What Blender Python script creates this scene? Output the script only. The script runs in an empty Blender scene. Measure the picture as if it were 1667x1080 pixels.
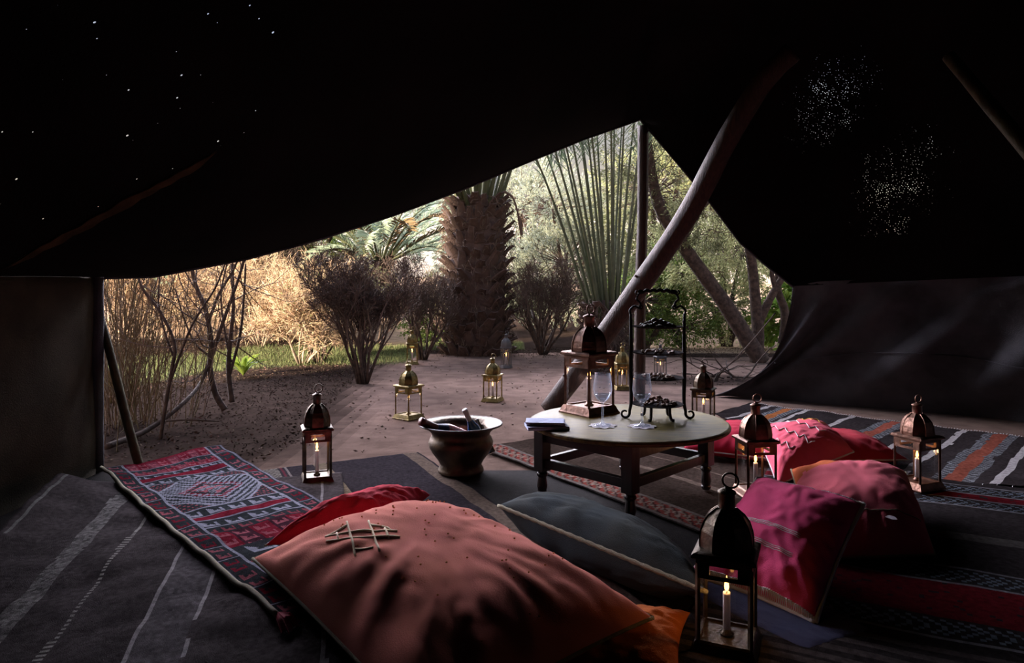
import bpy, math, random
import numpy as np
from mathutils import Vector, Matrix, noise, Quaternion
random.seed(7)
R = random.random
def U(a, b): return a + (b - a) * R()
sc = bpy.context.scene
COL = sc.collection
PI = math.pi
F = 1111.0; CX = 833.5; HY = 470.0; CH = 1.10      # focal length in px, principal column, horizon row, camera height

# ---------------------------------------------------------------- camera
cd = bpy.data.cameras.new('camera'); cam = bpy.data.objects.new('camera', cd); COL.objects.link(cam)
cam.location = (0, 0, CH); cam.rotation_euler = (PI / 2, 0, 0)
cd.sensor_fit = 'HORIZONTAL'; cd.sensor_width = 36; cd.lens = 36 * F / 1667
cd.shift_y = -(540 - HY) / 1667; cd.clip_start = 0.02; cd.clip_end = 400
sc.camera = cam
# ---------------------------------------------------------------- world
w = bpy.data.worlds.new('world'); sc.world = w; w.use_nodes = True
nt = w.node_tree; nt.nodes.clear()
tc = nt.nodes.new('ShaderNodeTexCoord'); sp = nt.nodes.new('ShaderNodeSeparateXYZ')
rp = nt.nodes.new('ShaderNodeValToRGB'); bg = nt.nodes.new('ShaderNodeBackground'); wo = nt.nodes.new('ShaderNodeOutputWorld')
nt.links.new(tc.outputs['Generated'], sp.inputs[0]); nt.links.new(sp.outputs['Z'], rp.inputs[0])
nt.links.new(rp.outputs[0], bg.inputs[0]); nt.links.new(bg.outputs[0], wo.inputs[0])
e = rp.color_ramp.elements
e[0].position = 0.0; e[0].color = (.62, .50, .36, 1)
e[1].position = 1.0; e[1].color = (.20, .27, .46, 1)
q = e.new(.16); q.color = (.60, .54, .46, 1)
q = e.new(.36); q.color = (.44, .50, .68, 1)
bg.inputs[1].default_value = 1.05
# ---------------------------------------------------------------- lights
def light(name, kind, loc, energy, color, **kw):
    l = bpy.data.lights.new(name, kind); l.energy = energy; l.color = color
    for k, v in kw.items(): setattr(l, k, v)
    o = bpy.data.objects.new(name, l); COL.objects.link(o); o.location = loc
    return o
sun = light('sun', 'SUN', (-10, -10, 10), 19.0, (1.0, .80, .60), angle=math.radians(2.0))
sd = Vector((.57, .80, -.26)).normalized()
sun.rotation_euler = sd.to_track_quat('-Z', 'Y').to_euler()
# wide sun lamps added as fill for low dusk sky before the tent mouth
front_fill = light('dusk_fill_front', 'SUN', (0, 20, 8), 12.0, (.92, .88, 1.0), angle=math.radians(44))
front_fill.rotation_euler = Vector((.12, -1.0, -.40)).to_track_quat('-Z', 'Y').to_euler()
left_fill = light('dusk_fill_left', 'SUN', (-12, 14, 8), 14.0, (.92, .87, 1.0), angle=math.radians(40))
left_fill.rotation_euler = Vector((.70, -.75, -.34)).to_track_quat('-Z', 'Y').to_euler()
CANDLE = .65
vs = sc.view_settings
sc.display_settings.display_device = 'sRGB'
vs.view_transform = 'Standard'; vs.look = 'None'; vs.gamma = 1; vs.exposure = 0.0
try: vs.use_curve_mapping = False
except Exception: pass
try:
    sc.cycles.max_bounces = 7; sc.cycles.transparent_max_bounces = 24; sc.cycles.sample_clamp_indirect = 3
    sc.cycles.caustics_refractive = False; sc.cycles.caustics_reflective = False
    sc.cycles.use_denoising = True
except Exception: pass

# ---------------------------------------------------------------- pixel -> world
def W(px, py, D): return Vector(((px - CX) / F * D, D, CH - (py - HY) / F * D))
def G(px, py, z=0.0): return W(px, py, F * (CH - z) / (py - HY))
def NZ(x, y, z=0.0): return noise.noise(Vector((x, y, z)))

# ---------------------------------------------------------------- mesh builder
class MB:
    def __init__(s): s.v = []; s.f = []; s.m = []; s.c = []
    def add(s, vs_, fs, m=0, c=None):
        b = len(s.v); s.v.extend([tuple(p) for p in vs_])
        for f in fs:
            s.f.append(tuple(i + b for i in f)); s.m.append(m)
            if c is not None: s.c.append(c)
    def box(s, c, d, rot=0, m=0, taper=1.0, mat=None):
        x, y, z = d[0] / 2, d[1] / 2, d[2] / 2; ps = []
        for k, t in ((-z, 1), (z, taper)):
            for a, b in ((-x, -y), (x, -y), (x, y), (-x, y)):
                p = Vector((a * t, b * t, k))
                if rot: p = Matrix.Rotation(rot, 3, 'Z') @ p
                if mat: p = mat @ p
                ps.append(p + Vector(c))
        s.add(ps, [(3, 2, 1, 0), (4, 5, 6, 7), (0, 1, 5, 4), (1, 2, 6, 5), (2, 3, 7, 6), (3, 0, 4, 7)], m)
    def tube(s, pts, rad, n=6, m=0, cap=True, twist=0.0, flat=1.0):
        pts = [Vector(p) for p in pts]; k = len(pts)
        if not hasattr(rad, '__len__'): rad = [rad] * k
        vs_ = []; prev = None
        for i, p in enumerate(pts):
            t = (pts[min(i + 1, k - 1)] - pts[max(i - 1, 0)])
            if t.length < 1e-9: t = Vector((0, 0, 1))
            t.normalize()
            if prev is None:
                a = t.orthogonal().normalized()
            else:
                a = prev - t * prev.dot(t)
                if a.length < 1e-6: a = t.orthogonal()
                a.normalize()
            prev = a; b = t.cross(a)
            for j in range(n):
                th = 2 * PI * j / n + twist * i
                vs_.append(p + (a * math.cos(th) + b * math.sin(th) * flat) * rad[i])
        fs = []
        for i in range(k - 1):
            for j in range(n):
                fs.append((i * n + j, i * n + (j + 1) % n, (i + 1) * n + (j + 1) % n, (i + 1) * n + j))
        if cap: fs.append(tuple(range(n - 1, -1, -1))); fs.append(tuple((k - 1) * n + j for j in range(n)))
        s.add(vs_, fs, m)
    def lathe(s, prof, n=24, c=(0, 0, 0), m=0, sx=1, sy=1, rot=0, mat=None, cap=True):
        vs_ = []
        for r, z in prof:
            for j in range(n):
                th = 2 * PI * j / n + rot
                p = Vector((r * math.cos(th) * sx, r * math.sin(th) * sy, z))
                if mat: p = mat @ p
                vs_.append(p + Vector(c))
        fs = []; k = len(prof)
        for i in range(k - 1):
            for j in range(n):
                fs.append((i * n + j, i * n + (j + 1) % n, (i + 1) * n + (j + 1) % n, (i + 1) * n + j))
        if cap:
            if prof[0][0] > 1e-4: fs.append(tuple(range(n - 1, -1, -1)))
            if prof[-1][0] > 1e-4: fs.append(tuple((k - 1) * n + j for j in range(n)))
        s.add(vs_, fs, m)
    def torus(s, c, r1, r2, mat=None, n=16, k=6, m=0):
        pts = []
        vs_ = []
        for i in range(n):
            a = 2 * PI * i / n
            for j in range(k):
                b = 2 * PI * j / k
                p = Vector(((r1 + r2 * math.cos(b)) * math.cos(a), r2 * math.sin(b), (r1 + r2 * math.cos(b)) * math.sin(a)))
                if mat: p = mat @ p
                vs_.append(p + Vector(c))
        fs = [(i * k + j, i * k + (j + 1) % k, ((i + 1) % n) * k + (j + 1) % k, ((i + 1) % n) * k + j) for i in range(n) for j in range(k)]
        s.add(vs_, fs, m)
    def mesh(s, name, smooth=False):
        me = bpy.data.meshes.new(name); me.from_pydata(s.v, [], s.f); me.update()
        if any(s.m): me.polygons.foreach_set('material_index', s.m)
        if s.c and len(s.c) == len(s.f):
            at = me.attributes.new('Col', 'FLOAT_COLOR', 'FACE')
            at.data.foreach_set('color', np.array([(c[0], c[1], c[2], 1.0) for c in s.c], dtype=np.float32).ravel())
        me.polygons.foreach_set('use_smooth', [smooth] * len(me.polygons))
        return me
    def build(s, name, mats, parent=None, smooth=False, **kw):
        me = s.mesh(name, smooth)
        for m in (mats if isinstance(mats, (list, tuple)) else [mats]): me.materials.append(m)
        return put(name, me, parent, **kw)
def put(name, me, parent=None, loc=None, rot=None, label=None, cat=None, group=None, kind=None, bevel=0):
    o = bpy.data.objects.new(name, me); COL.objects.link(o)
    if loc is not None: o.location = loc
    if rot is not None: o.rotation_euler = rot
    if parent is not None: o.parent = parent
    if bevel:
        b = o.modifiers.new('bevel', 'BEVEL'); b.width = bevel; b.segments = 2; b.limit_method = 'ANGLE'
    tag(o, label, cat, group, kind)
    return o
def tag(o, label=None, cat=None, group=None, kind=None):
    if label: o['label'] = label
    if cat: o['category'] = cat
    if group: o['group'] = group
    if kind: o['kind'] = kind
    return o
def thing(name, label, cat, loc=(0, 0, 0), rz=0, group=None):
    o = bpy.data.objects.new(name, None); COL.objects.link(o); o.location = loc; o.rotation_euler = (0, 0, rz)
    o.empty_display_size = .1
    return tag(o, label, cat, group)

# ---------------------------------------------------------------- materials
def mat(name, col=(.5, .5, .5), rough=.8, metal=0.0, noise_amt=0.0, nscale=20, col2=None, bump=0.0, bscale=60,
        attr=False, island=0.0, spec=None, sheen=0.0, trans=0.0, stretch=None, emis=None, estr=0, detail=4):
    m = bpy.data.materials.new(name); m.use_nodes = True; n = m.node_tree; P = n.nodes['Principled BSDF']; L = n.links
    P.inputs['Roughness'].default_value = rough; P.inputs['Metallic'].default_value = metal
    if spec is not None: P.inputs['Specular IOR Level'].default_value = spec
    if sheen: P.inputs['Sheen Weight'].default_value = sheen; P.inputs['Sheen Roughness'].default_value = .6
    tcn = n.nodes.new('ShaderNodeTexCoord'); mp = n.nodes.new('ShaderNodeMapping'); L.new(tcn.outputs['Object'], mp.inputs[0])
    if stretch: mp.inputs['Scale'].default_value = stretch
    if attr:
        a = n.nodes.new('ShaderNodeAttribute'); a.attribute_name = 'Col'; base = a.outputs['Color']
    else:
        rgb = n.nodes.new('ShaderNodeRGB'); rgb.outputs[0].default_value = (*col, 1); base = rgb.outputs[0]
    if noise_amt:
        t = n.nodes.new('ShaderNodeTexNoise'); t.inputs['Scale'].default_value = nscale; t.inputs['Detail'].default_value = detail
        L.new(mp.outputs[0], t.inputs['Vector'])
        r = n.nodes.new('ShaderNodeMapRange'); r.inputs[1].default_value = .35; r.inputs[2].default_value = .65; L.new(t.outputs['Fac'], r.inputs[0])
        mx = n.nodes.new('ShaderNodeMix'); mx.data_type = 'RGBA'; L.new(r.outputs[0], mx.inputs[0])
        L.new(base, mx.inputs[6])
        if col2 is not None:
            mx.inputs[7].default_value = (*col2, 1); base = mx.outputs[2]
            r.inputs[4].default_value = noise_amt
        else:
            mul = n.nodes.new('ShaderNodeMix'); mul.data_type = 'RGBA'; mul.blend_type = 'MULTIPLY'; mul.inputs[0].default_value = 1
            L.new(base, mul.inputs[6]); mul.inputs[7].default_value = (1 - noise_amt,) * 3 + (1,)
            L.new(mul.outputs[2], mx.inputs[7]); base = mx.outputs[2]
    if island:
        g = n.nodes.new('ShaderNodeNewGeometry'); hv = n.nodes.new('ShaderNodeHueSaturation')
        r = n.nodes.new('ShaderNodeMapRange'); L.new(g.outputs['Random Per Island'], r.inputs[0]); r.inputs[3].default_value = 1 - island; r.inputs[4].default_value = 1 + island
        L.new(r.outputs[0], hv.inputs['Value']); L.new(base, hv.inputs['Color'])
        wn = n.nodes.new('ShaderNodeTexWhiteNoise'); wn.noise_dimensions = '1D'; L.new(g.outputs['Random Per Island'], wn.inputs['W'])
        r2 = n.nodes.new('ShaderNodeMapRange'); L.new(wn.outputs['Value'], r2.inputs[0]); r2.inputs[3].default_value = .5 - island * .06; r2.inputs[4].default_value = .5 + island * .06
        L.new(r2.outputs[0], hv.inputs['Hue']); base = hv.outputs[0]
    L.new(base, P.inputs['Base Color'])
    if bump:
        t = n.nodes.new('ShaderNodeTexNoise'); t.inputs['Scale'].default_value = bscale; t.inputs['Detail'].default_value = 5; L.new(mp.outputs[0], t.inputs['Vector'])
        b = n.nodes.new('ShaderNodeBump'); b.inputs['Strength'].default_value = bump; b.inputs['Distance'].default_value = .01
        L.new(t.outputs['Fac'], b.inputs['Height']); L.new(b.outputs[0], P.inputs['Normal'])
    if trans:
        tr = n.nodes.new('ShaderNodeBsdfTranslucent'); L.new(base, tr.inputs[0]); ms = n.nodes.new('ShaderNodeMixShader'); ms.inputs[0].default_value = trans
        L.new(P.outputs[0], ms.inputs[1]); L.new(tr.outputs[0], ms.inputs[2]); L.new(ms.outputs[0], n.nodes['Material Output'].inputs[0])
    if emis:
        P.inputs['Emission Color'].default_value = (*emis, 1); P.inputs['Emission Strength'].default_value = estr
    return m
M = {}
M['sand'] = mat('sand', rough=.95, attr=True, noise_amt=.34, nscale=5, bump=.9, bscale=22, spec=0.0, detail=8)
M['litter'] = mat('leaf_litter', (.10, .072, .058), rough=.95, island=.9, spec=0.0)
M['grass'] = mat('grass', (.135, .165, .065), rough=.8, island=.45, trans=.3)
M['rug'] = mat('woven_wool', rough=.95, attr=True, noise_amt=.35, nscale=45, bump=.7, bscale=260, spec=.0)
M['felt'] = mat('black_wool_mat', (.016, .014, .015), rough=.97, noise_amt=.4, nscale=30, bump=.6, bscale=160, spec=.1)
M['canvas'] = None
M['pole'] = mat('weathered_pole_wood', (.075, .038, .024), rough=.62, noise_amt=.9, col2=(.035, .018, .012), nscale=9, stretch=(6, 6, .7), bump=.8, bscale=22)
M['pole_green'] = mat('lichened_pole_wood', (.13, .12, .055), rough=.7, noise_amt=.8, col2=(.05, .038, .02), nscale=10, bump=.6, bscale=30)
M['table'] = mat('dark_polished_wood', (.020, .013, .012), rough=.36, noise_amt=.5, nscale=8, stretch=(1, 1, .15), bump=.15, bscale=50)
M['tabletop'] = mat('worn_table_boards', (.21, .175, .06), rough=.40, noise_amt=.85, col2=(.055, .046, .028), nscale=7, stretch=(1.2, 9, 1), bump=.12, bscale=30, spec=.14)  # olive tone puts the sheen of reflected greenery into the wood colour
M['brass'] = mat('aged_brass', (.34, .25, .09), rough=.42, metal=.85, noise_amt=.8, col2=(.10, .075, .03), nscale=26, bump=.3, bscale=60)
M['darkbrass'] = mat('blackened_brass', (.16, .12, .08), rough=.40, metal=.8, noise_amt=.8, col2=(.025, .018, .014), nscale=22, bump=.3, bscale=60)
M['copper'] = mat('dull_copper', (.26, .14, .10), rough=.42, metal=.85, noise_amt=.7, col2=(.08, .045, .032), nscale=24, bump=.3, bscale=60)
M['pewter'] = mat('tarnished_pewter', (.17, .165, .165), rough=.62, metal=.8, noise_amt=.6, col2=(.15, .14, .15), nscale=24, bump=.25, bscale=60)
M['bronze'] = mat('hammered_bronze', (.13, .10, .065), rough=.52, metal=.9, noise_amt=.7, col2=(.055, .038, .03), nscale=14, bump=.35, bscale=34)
M['iron'] = mat('black_wrought_iron', (.012, .011, .012), rough=.62, metal=.0, spec=.3, bump=.4, bscale=80)
M['tray'] = mat('blackened_tray_iron', (.035, .033, .035), rough=1.0, spec=0.0, bump=.3, bscale=60)
M['wax'] = mat('candle_wax', (.80, .72, .70), rough=.45, trans=.25)
M['wick'] = mat('burnt_wick', (.02, .02, .02), rough=.9)
M['flame'] = mat('candle_flame', (1, .6, .2), rough=1, emis=(1.0, .47, .10), estr=9.0)
M['flame_core'] = mat('candle_flame_core', (1, .8, .4), rough=1, emis=(1.0, .72, .34), estr=14.0)
M['white_thread'] = mat('pale_cotton_thread', (.62, .60, .62), rough=.9, bump=.3, bscale=300)
M['yellow_thread'] = mat('ochre_thread', (.62, .34, .06), rough=.9)
M['beige_thread'] = mat('beige_thread', (.78, .64, .46), rough=.9)
M['olive_cord'] = mat('olive_braid', (.22, .20, .13), rough=.9, bump=.5, bscale=200)
M['coaster'] = mat('white_paper', (.72, .70, .76), rough=.8)
M['napkin'] = mat('grey_blue_linen', (.48, .54, .78), rough=.9, bump=.3, bscale=300)
M['paper'] = mat('grey_paper', (.42, .40, .42), rough=.7)
M['date'] = mat('dried_fruit', (.060, .034, .022), rough=.5, island=.4, bump=.4, bscale=90)
M['nut'] = mat('mixed_nuts', (.19, .12, .075), rough=.6, island=.5, bump=.4, bscale=90)
M['bottle_blue'] = mat('blue_bottle_sleeve', (.015, .10, .34), rough=.25)
M['rose'] = mat('rose_wine_glass', (.52, .20, .17), rough=.12)
M['foil_red'] = mat('burgundy_foil', (.10, .022, .024), rough=.3, metal=.3)
M['label_white'] = mat('white_label', (.74, .78, .86), rough=.55)
M['navy'] = mat('navy_print', (.02, .03, .11), rough=.5)
M['green_glass'] = mat('dark_green_bottle_glass', (.05, .045, .02), rough=.1)
M['bark'] = mat('grey_brown_bark', (.105, .07, .055), rough=.95, noise_amt=.6, nscale=18, bump=.9, bscale=30)
M['barklight'] = mat('pale_dry_wood', (.48, .37, .28), rough=.95, noise_amt=.5, nscale=18, island=.3)
M['twig'] = mat('dark_twigs', (.115, .082, .068), rough=.95, island=.35)
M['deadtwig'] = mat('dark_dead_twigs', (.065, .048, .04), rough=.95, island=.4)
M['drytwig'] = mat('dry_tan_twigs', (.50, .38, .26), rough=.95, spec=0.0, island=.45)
M['straw'] = mat('dry_reed_stems', (.17, .115, .06), rough=.95, island=.45)
M['leaf_far'] = mat('pale_green_leaves', (.34, .36, .17), rough=.8, island=.45, trans=.5)  # pale tint stands in for haze and faint sun on far leaves
M['leaf_pale'] = mat('hazy_grey_green_leaves', (.30, .33, .24), rough=.85, island=.35, trans=.5)  # distance haze is put into this paler leaf colour
M['leaf_mid'] = mat('mid_green_leaves', (.14, .20, .05), rough=.7, island=.5, trans=.5)
M['leaf_bright'] = mat('bright_green_leaves', (.22, .34, .06), rough=.6, island=.4, trans=.5)
M['leaf_olive'] = mat('olive_leaves', (.17, .18, .09), rough=.8, island=.45, trans=.5)
M['frond'] = mat('palm_leaflets', (.15, .20, .12), rough=.6, island=.4, trans=.3)
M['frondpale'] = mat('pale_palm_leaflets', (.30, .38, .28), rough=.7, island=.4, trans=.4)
M['petiole'] = mat('palm_leaf_stalk', (.095, .115, .055), rough=.6, noise_amt=.4, nscale=6, island=.3)
M['scale'] = mat('cut_palm_boots', (.12, .086, .068), rough=.95, noise_amt=.7, col2=(.06, .04, .034), nscale=9, bump=.8, bscale=30, island=.5)
M['fibre'] = mat('palm_fibre', (.14, .10, .075), rough=.95, island=.5)
M['rope'] = mat('rope', (.06, .04, .03), rough=.9)
M['hill'] = mat('pale_hillside', (.42, .37, .30), rough=1, noise_amt=.3, nscale=.4)
M['sun_block'] = mat('sun_blocker_brown', (.45, .30, .20), rough=1, noise_amt=.3, nscale=2)

def glass_pane(name, tint=(1, 1, 1), spec=.6, power=4.0):
    m = bpy.data.materials.new(name); m.use_nodes = True; n = m.node_tree; n.nodes.clear(); L = n.links
    o = n.nodes.new('ShaderNodeOutputMaterial'); t = n.nodes.new('ShaderNodeBsdfTransparent'); g = n.nodes.new('ShaderNodeBsdfGlossy')
    t.inputs[0].default_value = (*tint, 1); g.inputs['Roughness'].default_value = .04
    lw = n.nodes.new('ShaderNodeLayerWeight'); lw.inputs[0].default_value = .5
    pp = n.nodes.new('ShaderNodeMath'); pp.operation = 'POWER'; pp.inputs[1].default_value = power; L.new(lw.outputs['Facing'], pp.inputs[0])
    mm = n.nodes.new('ShaderNodeMath'); mm.operation = 'MULTIPLY_ADD'; mm.inputs[1].default_value = spec; mm.inputs[2].default_value = .05; L.new(pp.outputs[0], mm.inputs[0])
    mx = n.nodes.new('ShaderNodeMixShader'); L.new(mm.outputs[0], mx.inputs[0]); L.new(t.outputs[0], mx.inputs[1]); L.new(g.outputs[0], mx.inputs[2])
    L.new(mx.outputs[0], o.inputs[0]); return m
M['pane'] = glass_pane('lantern_glass', (.95, .95, .95), .7)
def add_edge_sheen(m, k):  # pale blue edge tint painted in for the sky's reflection on the glass
    n = m.node_tree; L = n.links; out = n.nodes['Material Output'] if 'Material Output' in n.nodes else [x for x in n.nodes if x.type == 'OUTPUT_MATERIAL'][0]
    src = out.inputs[0].links[0].from_socket; t = n.nodes.new('ShaderNodeBsdfTranslucent'); t.inputs[0].default_value = (.75, .82, 1, 1)
    lw = n.nodes.new('ShaderNodeLayerWeight'); lw.inputs[0].default_value = .5; p = n.nodes.new('ShaderNodeMath'); p.operation = 'POWER'; p.inputs[1].default_value = 2.2; L.new(lw.outputs['Facing'], p.inputs[0])
    q = n.nodes.new('ShaderNodeMath'); q.operation = 'MULTIPLY_ADD'; q.inputs[1].default_value = k; q.inputs[2].default_value = .02; L.new(p.outputs[0], q.inputs[0])
    mx = n.nodes.new('ShaderNodeMixShader'); L.new(q.outputs[0], mx.inputs[0]); L.new(src, mx.inputs[1]); L.new(t.outputs[0], mx.inputs[2]); L.new(mx.outputs[0], out.inputs[0])
M['wineglass'] = glass_pane('wine_glass', (.93, .95, .98), .55, 2.0)

add_edge_sheen(M['wineglass'], .55)
def canvas_mat():
    m = bpy.data.materials.new('black_goat_hair_canvas'); m.use_nodes = True; n = m.node_tree; L = n.links; P = n.nodes['Principled BSDF']
    P.inputs['Roughness'].default_value = .97; P.inputs['Specular IOR Level'].default_value = .08
    tcn = n.nodes.new('ShaderNodeTexCoord'); obj = tcn.outputs['Object']
    def N(t, **k):
        x = n.nodes.new(t)
        for a, b in k.items(): setattr(x, a, b)
        return x
    def math_(op, a, b=None):
        x = N('ShaderNodeMath', operation=op)
        for i, v in enumerate((a, b)):
            if v is None: continue
            if isinstance(v, (int, float)): x.inputs[i].default_value = v
            else: L.new(v, x.inputs[i])
        return x.outputs[0]
    nz = N('ShaderNodeTexNoise'); nz.inputs['Scale'].default_value = 1.4; nz.inputs['Detail'].default_value = 4; L.new(obj, nz.inputs['Vector'])
    cr = N('ShaderNodeValToRGB'); L.new(nz.outputs['Fac'], cr.inputs[0])
    cr.color_ramp.elements[0].position = .35; cr.color_ramp.elements[0].color = (.004, .0035, .0035, 1)
    cr.color_ramp.elements[1].position = .7; cr.color_ramp.elements[1].color = (.010, .0075, .008, 1)
    L.new(cr.outputs[0], P.inputs['Base Color'])
    f = N('ShaderNodeTexNoise'); f.inputs['Scale'].default_value = 120; L.new(obj, f.inputs['Vector'])
    b = N('ShaderNodeBump'); b.inputs['Strength'].default_value = .6; b.inputs['Distance'].default_value = .01; L.new(f.outputs['Fac'], b.inputs['Height']); L.new(b.outputs[0], P.inputs['Normal'])
    # worn, loose weave near the right-hand gable : tiny gaps between the threads
    def ball(c, s):
        mp = N('ShaderNodeVectorMath', operation='SUBTRACT'); L.new(obj, mp.inputs[0]); mp.inputs[1].default_value = c
        dv = N('ShaderNodeVectorMath', operation='DIVIDE'); L.new(mp.outputs[0], dv.inputs[0]); dv.inputs[1].default_value = s
        ln = N('ShaderNodeVectorMath', operation='LENGTH'); L.new(dv.outputs[0], ln.inputs[0])
        return ln.outputs['Value']
    d1 = ball(tuple(WEAR[0]), WEAR_S[0]); d2 = ball(tuple(WEAR[1]), WEAR_S[1])
    dmin = math_('MINIMUM', d1, d2)
    n2 = N('ShaderNodeTexNoise'); n2.inputs['Scale'].default_value = 5.5; n2.inputs['Detail'].default_value = 5; n2.inputs['Roughness'].default_value = .7
    mps = N('ShaderNodeMapping'); mps.inputs['Scale'].default_value = (1.5, 1.5, .6); L.new(obj, mps.inputs[0]); L.new(mps.outputs[0], n2.inputs['Vector'])
    worn = math_('SUBTRACT', math_('MULTIPLY', n2.outputs['Fac'], 2.2), math_('ADD', math_('POWER', dmin, 2.0), .58))    # >0 inside worn zone
    v = N('ShaderNodeTexVoronoi'); v.inputs['Scale'].default_value = 70; v.inputs['Randomness'].default_value = .55; L.new(obj, v.inputs['Vector'])
    rad = math_('MULTIPLY', math_('MINIMUM', math_('MAXIMUM', worn, 0.0), .8), .31)
    hole1 = math_('LESS_THAN', v.outputs['Distance'], rad)
    # sparse single pin holes all over, fewest at the front
    v2 = N('ShaderNodeTexVoronoi', voronoi_dimensions='2D'); v2.inputs['Scale'].default_value = 10; L.new(obj, v2.inputs['Vector'])
    sc_ = N('ShaderNodeSeparateColor'); L.new(v2.outputs['Color'], sc_.inputs[0])
    n3 = N('ShaderNodeTexNoise'); n3.inputs['Scale'].default_value = 1.1; L.new(obj, n3.inputs['Vector'])
    d3 = ball(tuple(WEAR[2]), (1.0, 1.0, 1.0))
    zone = math_('LESS_THAN', d3, 1.0)
    r2 = math_('MULTIPLY', math_('MULTIPLY', math_('POWER', sc_.outputs[1], 2.0), .05), zone)
    hole2 = math_('MULTIPLY', math_('LESS_THAN', v2.outputs['Distance'], r2), math_('GREATER_THAN', sc_.outputs[0], .50))
    hole = math_('MAXIMUM', hole1, hole2)
    tr = N('ShaderNodeBsdfTransparent'); tr.inputs[0].default_value = (1, 1, 1, 1)
    ms = N('ShaderNodeMixShader'); L.new(hole, ms.inputs[0]); L.new(P.outputs[0], ms.inputs[1]); L.new(tr.outputs[0], ms.inputs[2])
    L.new(ms.outputs[0], n.nodes['Material Output'].inputs[0]); return m
M['wallcloth'] = mat('dark_canvas_wall', (.11, .11, .125), rough=.95, noise_amt=.5, nscale=3, bump=.6, bscale=140, spec=.1)
M['wallbrown'] = mat('brown_canvas_wall', (.085, .073, .056), rough=.95, noise_amt=.4, nscale=4, bump=.5, bscale=140, spec=.1)
M['band'] = mat('brown_woven_band', (.085, .050, .024), rough=.95, noise_amt=.5, nscale=12, bump=.5, bscale=160, spec=.1)

# ---------------------------------------------------------------- the ground
def gz(x, y):
    if y < 6.9: z = 0
    else:
        z = 0.012 * NZ(x * 1.3, y * 1.3) * min(1, (y - 6.9))
        if x < -2.2 and y > 10.5: z += .35 * min(1, (y - 10.5) / 5) * min(1, (-2.2 - x) / 2)
        if y > 15: z += .05 * (y - 15)
    return z
def path_edge(y):      # left boundary of the swept sand as a function of distance
    ys = [2, 4.3, 5.3, 6.2, 7.4, 8.6, 10.0, 11.5, 12.5]
    xs = [-2.6, -1.5, -1.35, -1.55, -1.75, -1.75, -1.7, -1.4, 8]
    return float(np.interp(y, ys, xs))
def ground_col(x, y):
    n1 = NZ(x * .9, y * .9, 3); n2 = NZ(x * 5, y * 5, 9)
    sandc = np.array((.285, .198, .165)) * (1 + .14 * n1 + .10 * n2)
    sandc = sandc * (.62 if y < 4.8 else .62 + .38 * min(1, (y - 4.8) / 1.8))  # nearer sand darkened in colour to offset the strong light falling there
    soil = np.array((.052, .037, .031)) * (1 + .3 * n1 + .3 * n2)
    grassc = np.array((.11, .12, .055)) * (1 + .2 * n2)
    dry = np.array((.50, .36, .25)) * (1 + .2 * n2)
    ed = path_edge(y) + .35 * n1 + .12 * n2
    t = min(1, max(0, (x - ed) / .45 + .5))
    c = soil * (1 - t) + sandc * t
    # soil pocket under the shrubs on the right
    dx, dy = (x - 2.35) / 1.0, (y - 8.1 + .25 * n1) / .42
    k = max(0, min(1, 1.6 - (dx * dx + dy * dy))); c = c * (1 - k * .8) + soil * k * .8
    if y > 10.9 and x > 1.2: c = soil * 1.1
    if y > 11.6 and x > 1.8: c = dry
    k = grass_amt(x, y)
    c = c * (1 - k) + grassc * k
    if x < -2 and y > 12.8: k = min(1, (y - 12.8) / .5); c = c * (1 - k) + dry * k
    return tuple(np.clip(c, 0, 1))
def grass_amt(x, y):
    n1 = NZ(x * 1.2, y * 1.2, 7)
    if x < -1.6:
        lo = np.interp(x, [-7, -4.5, -3.8, -1.6], [6.3, 6.9, 9.3, 9.9]) + .4 * n1
        hi = np.interp(x, [-7, -4, -1.6], [10.2, 12.2, 13.6]) + .4 * n1
        if lo < y < hi and x < -1.5: return min(1, (y - lo) * 2, (hi - y) * 2)
    elif x < .2 and 12.2 < y < 14: return .8
    return 0
mb = MB(); xs = np.concatenate([np.arange(-26, -9, 1.0), np.arange(-9, 7, .12), np.arange(7, 27, 1.0)])
ys = np.concatenate([np.arange(-20, 3, 2.0), np.arange(3, 14.5, .12), np.arange(14.5, 46, .9)])
nx, ny = len(xs), len(ys)
mb.v = [(float(x), float(y), gz(x, y) - .004) for y in ys for x in xs]
for j in range(ny - 1):
    for i in range(nx - 1):
        mb.f.append((j * nx + i, j * nx + i + 1, (j + 1) * nx + i + 1, (j + 1) * nx + i)); mb.m.append(0)
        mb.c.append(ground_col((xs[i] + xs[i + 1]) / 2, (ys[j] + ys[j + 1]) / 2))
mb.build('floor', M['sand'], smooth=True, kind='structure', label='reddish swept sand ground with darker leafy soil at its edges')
# distant hill
mb = MB(); K = 60
for i in range(K + 1):
    a = -1.35 + 2.7 * i / K
    for r_, z in ((44, .5), (60, 3 + 1.0 * NZ(a * 3, 1)), (75, 7.0 + 2.5 * NZ(a * 4, 2) + (2.0 if abs(a) < .4 else 0)), (90, 4)):
        mb.v.append((r_ * math.sin(a), r_ * math.cos(a), z))
for i in range(K):
    for j in range(3): mb.f.append((i * 4 + j, (i + 1) * 4 + j, (i + 1) * 4 + j + 1, i * 4 + j + 1)); mb.m.append(0)
mb.build('hillside', M['hill'], smooth=True, kind='structure', label='pale dry hillside far behind the trees')
# unseen block added left behind the tent to keep sun off the camp
mb = MB()
sdx, sdy = .58, .815
def PQ(p, q_): return (p * sdx - q_ * sdy, p * sdy + q_ * sdx)      # p along the sun, q across it
a = PQ(-12, 7.5 - 14.5); 
mb.box((a[0], a[1], 5.2), (29, 5, 10.4), rot=math.atan2(sdx, -sdy))
mb.build('sun_blocker', M['sun_block'], kind='structure', label='unseen tall block added behind the tent to shade the camp', bevel=.1)

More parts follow.
